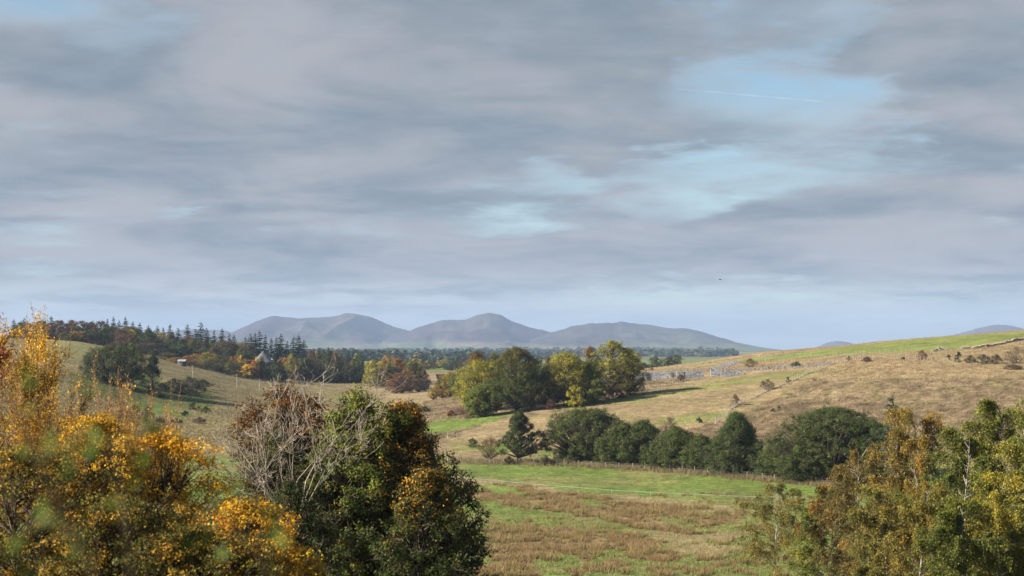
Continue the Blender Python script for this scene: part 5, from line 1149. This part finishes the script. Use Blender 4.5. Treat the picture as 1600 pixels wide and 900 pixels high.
wd = bpy.data.worlds.new('World'); scene.world = wd; wd.use_nodes = True
nt = wd.node_tree; N = nt.nodes; L = nt.links; N.clear()
out = N.new('ShaderNodeOutputWorld'); bg = N.new('ShaderNodeBackground'); L.new(bg.outputs[0], out.inputs['Surface'])
sky = N.new('ShaderNodeTexSky'); sky.sky_type = 'NISHITA'; sky.sun_disc = False; sky.sun_elevation = EL; sky.sun_rotation = math.atan2(S.x, S.y) % (2 * math.pi)
sky.air_density = 1.0; sky.dust_density = 0.6; sky.ozone_density = 1.5
def val(v):
    n = N.new('ShaderNodeValue'); n.outputs[0].default_value = v; return n.outputs[0]
def mth(op, a, b=None, clamp=False):
    n = N.new('ShaderNodeMath'); n.operation = op; n.use_clamp = clamp
    for i, s in enumerate((a, b)):
        if s is None: continue
        if isinstance(s, (int, float)): n.inputs[i].default_value = s
        else: L.new(s, n.inputs[i])
    return n.outputs[0]
def mixc(f, a, b, blend='MIX'):
    n = N.new('ShaderNodeMix'); n.data_type = 'RGBA'; n.blend_type = blend
    for i, s in ((0, f), (6, a), (7, b)):
        if isinstance(s, (int, float)): n.inputs[i].default_value = s
        elif isinstance(s, tuple): n.inputs[i].default_value = (*s, 1)
        else: L.new(s, n.inputs[i])
    return n.outputs[2]
def noise(vec, scale, det=5, rough=0.55, dist=0.0, off=0.0):
    mp = N.new('ShaderNodeMapping'); mp.inputs['Location'].default_value = (off, off * 0.7, off * 1.3); L.new(vec, mp.inputs[0])
    n = N.new('ShaderNodeTexNoise'); n.inputs['Scale'].default_value = scale; n.inputs['Detail'].default_value = det
    n.inputs['Roughness'].default_value = rough; n.inputs['Distortion'].default_value = dist; L.new(mp.outputs[0], n.inputs['Vector']); return n.outputs['Fac']
def sstep(x, a, b):
    n = N.new('ShaderNodeMapRange'); n.interpolation_type = 'SMOOTHSTEP'; n.inputs['From Min'].default_value = a; n.inputs['From Max'].default_value = b
    L.new(x, n.inputs['Value']); return n.outputs[0]
tc = N.new('ShaderNodeTexCoord'); sp = N.new('ShaderNodeSeparateXYZ'); L.new(tc.outputs['Generated'], sp.inputs[0])
dx, dy, dz = sp.outputs
zc = mth('MAXIMUM', dz, 0.0)
# cloud layer: the direction carried up to a flat sheet of stratocumulus
den = mth('ADD', zc, 0.125)
cb = N.new('ShaderNodeCombineXYZ'); L.new(mth('DIVIDE', dx, den), cb.inputs[0]); L.new(mth('DIVIDE', dy, den), cb.inputs[1])
big = noise(cb.outputs[0], 0.95, 6, 0.52, 0.4, 2.3); med = noise(cb.outputs[0], 2.8, 6, 0.58, 0.3, 7.7); fine = noise(cb.outputs[0], 7.0, 6, 0.62, 0.2, 3.1)
cov = mth('ADD', mth('MULTIPLY', big, 0.46), mth('ADD', mth('MULTIPLY', med, 0.34), mth('MULTIPLY', fine, 0.20)))
# places where the sheet is broken (azimuth and elevation of the gaps, their size and depth)
cav = N.new('ShaderNodeCombineXYZ'); ax = mth('ARCTAN2', dx, dy); ez = mth('ARCSINE', dz); L.new(ax, cav.inputs[0]); L.new(ez, cav.inputs[1])
gaps = [(20, 5, 170, 70, 0.22), (270, 60, 130, 60, 0.17), (1180, 135, 190, 42, 0.16), (860, 262, 70, 44, 0.14), (1130, 262, 140, 24, 0.12), (1330, 215, 230, 70, 0.05), (1480, 265, 160, 40, 0.09), (790, 350, 60, 26, 0.17), (1080, 318, 70, 24, 0.15), (1490, 240, 60, 200, -0.02),
        (320, 336, 60, 14, 0.15), (1540, 360, 70, 20, 0.12), (960, 20, 140, 50, 0.07), (1330, 30, 80, 60, 0.07), (600, 20, 500, 140, -0.12), (500, 200, 420, 130, -0.14), (1500, 90, 140, 90, -0.10), (1000, 220, 180, 30, -0.10), (930, 110, 160, 60, -0.08),
        (1350, 320, 300, 40, -0.06), (400, 400, 700, 50, -0.06), (1200, 395, 500, 40, -0.08), (200, 140, 200, 60, -0.06), (980, 466, 200, 16, 0.10), (1290, 480, 260, 14, 0.06)]
axw = mth('ADD', ax, mth('MULTIPLY', mth('SUBTRACT', med, 0.5), 0.16)); ezw = mth('ADD', ez, mth('MULTIPLY', mth('SUBTRACT', fine, 0.5), 0.032))
gsum = None
for gx, gy, sx, sy, w in gaps:
    a0 = math.atan((gx - 800) / F); e0 = math.atan((450 - gy) / F) + PITCH
    q = mth('ADD', mth('POWER', mth('DIVIDE', mth('SUBTRACT', axw, a0), sx / F), 2), mth('POWER', mth('DIVIDE', mth('SUBTRACT', ezw, e0), sy / F), 2))
    e_ = mth('MULTIPLY', mth('EXPONENT', mth('MULTIPLY', q, -1.0)), w); gsum = e_ if gsum is None else mth('ADD', gsum, e_)
ccov = sstep(mth('SUBTRACT', cov, mth('MULTIPLY', gsum, 0.95)), 0.28, 0.53)
shade = noise(cb.outputs[0], 1.6, 7, 0.56, 0.4, 11.0); streak = noise(cb.outputs[0], 0.8, 3, 0.5, 0.0, 21.0)
EXPO = 1.5
def disp(r, g_, b): return tuple(c / 2 ** EXPO for c in lin([r, g_, b]))
cl = mixc(sstep(shade, 0.34, 0.66), disp(130, 145, 158), disp(173, 175, 182))
cl = mixc(mth('MULTIPLY', sstep(fine, 0.4, 0.7), 0.25), cl, disp(172, 184, 196))
blue = mixc(0.45, mixc(1.0, sky.outputs[0], (0.057, 0.057, 0.057), 'MULTIPLY'), mixc(sstep(dz, 0.06, 0.19), disp(160, 198, 216), disp(120, 170, 202)))
edge = mth('MULTIPLY', mth('MULTIPLY', ccov, mth('SUBTRACT', 1.0, ccov)), 4.0)
lowb = mth('EXPONENT', mth('MULTIPLY', mth('POWER', mth('DIVIDE', mth('SUBTRACT', ez, 0.030), 0.012), 2), -1.0))
cl = mixc(mth('MULTIPLY', mth('MULTIPLY', lowb, sstep(med, 0.42, 0.62)), 0.75), cl, disp(200, 208, 214))
skyc = mixc(ccov, blue, cl)
skyc = mixc(mth('MULTIPLY', edge, 0.28), skyc, disp(182, 204, 216))
hor = mth('SUBTRACT', 1.0, sstep(dz, -0.005, 0.055))
skyc = mixc(mth('MULTIPLY', hor, 0.55), skyc, disp(150, 168, 179))
zen = sstep(dz, 0.21, 0.5)
skyc = mixc(mth('MULTIPLY', zen, 0.9), skyc, mixc(1.0, sky.outputs[0], (0.05, 0.05, 0.05), 'MULTIPLY'))
L.new(skyc, bg.inputs['Color']); bg.inputs['Strength'].default_value = 1.0

# ------------------------------------------------------------------ camera and render settings
cd = bpy.data.cameras.new('camera'); cam = bpy.data.objects.new('camera', cd); COL.objects.link(cam); scene.camera = cam
cam.location = (0, 0, CAMZ); cam.rotation_euler = (math.pi / 2 + PITCH, 0, 0)
cd.sensor_width = 36.0; cd.lens = 36.0 * F / 1600.0; cd.clip_start = 0.1; cd.clip_end = 60000.0
cd.dof.use_dof = True; cd.dof.focus_distance = 170.0; cd.dof.aperture_fstop = 1.9; cd.dof.aperture_blades = 9
vs = scene.view_settings; vs.view_transform = 'Standard'; vs.look = 'None'; vs.exposure = EXPO; vs.gamma = 1.0; vs.use_curve_mapping = False
cy = scene.cycles
cy.max_bounces = 6; cy.diffuse_bounces = 3; cy.glossy_bounces = 1; cy.transmission_bounces = 3; cy.volume_bounces = 1; cy.transparent_max_bounces = 8
cy.use_adaptive_sampling = True; cy.adaptive_threshold = 0.01
cy.use_denoising = True
try: cy.denoiser = 'OPENIMAGEDENOISE'; cy.denoising_prefilter = 'ACCURATE'; cy.denoising_input_passes = 'RGB_ALBEDO_NORMAL'
except Exception: pass
cy.sample_clamp_indirect = 6.0
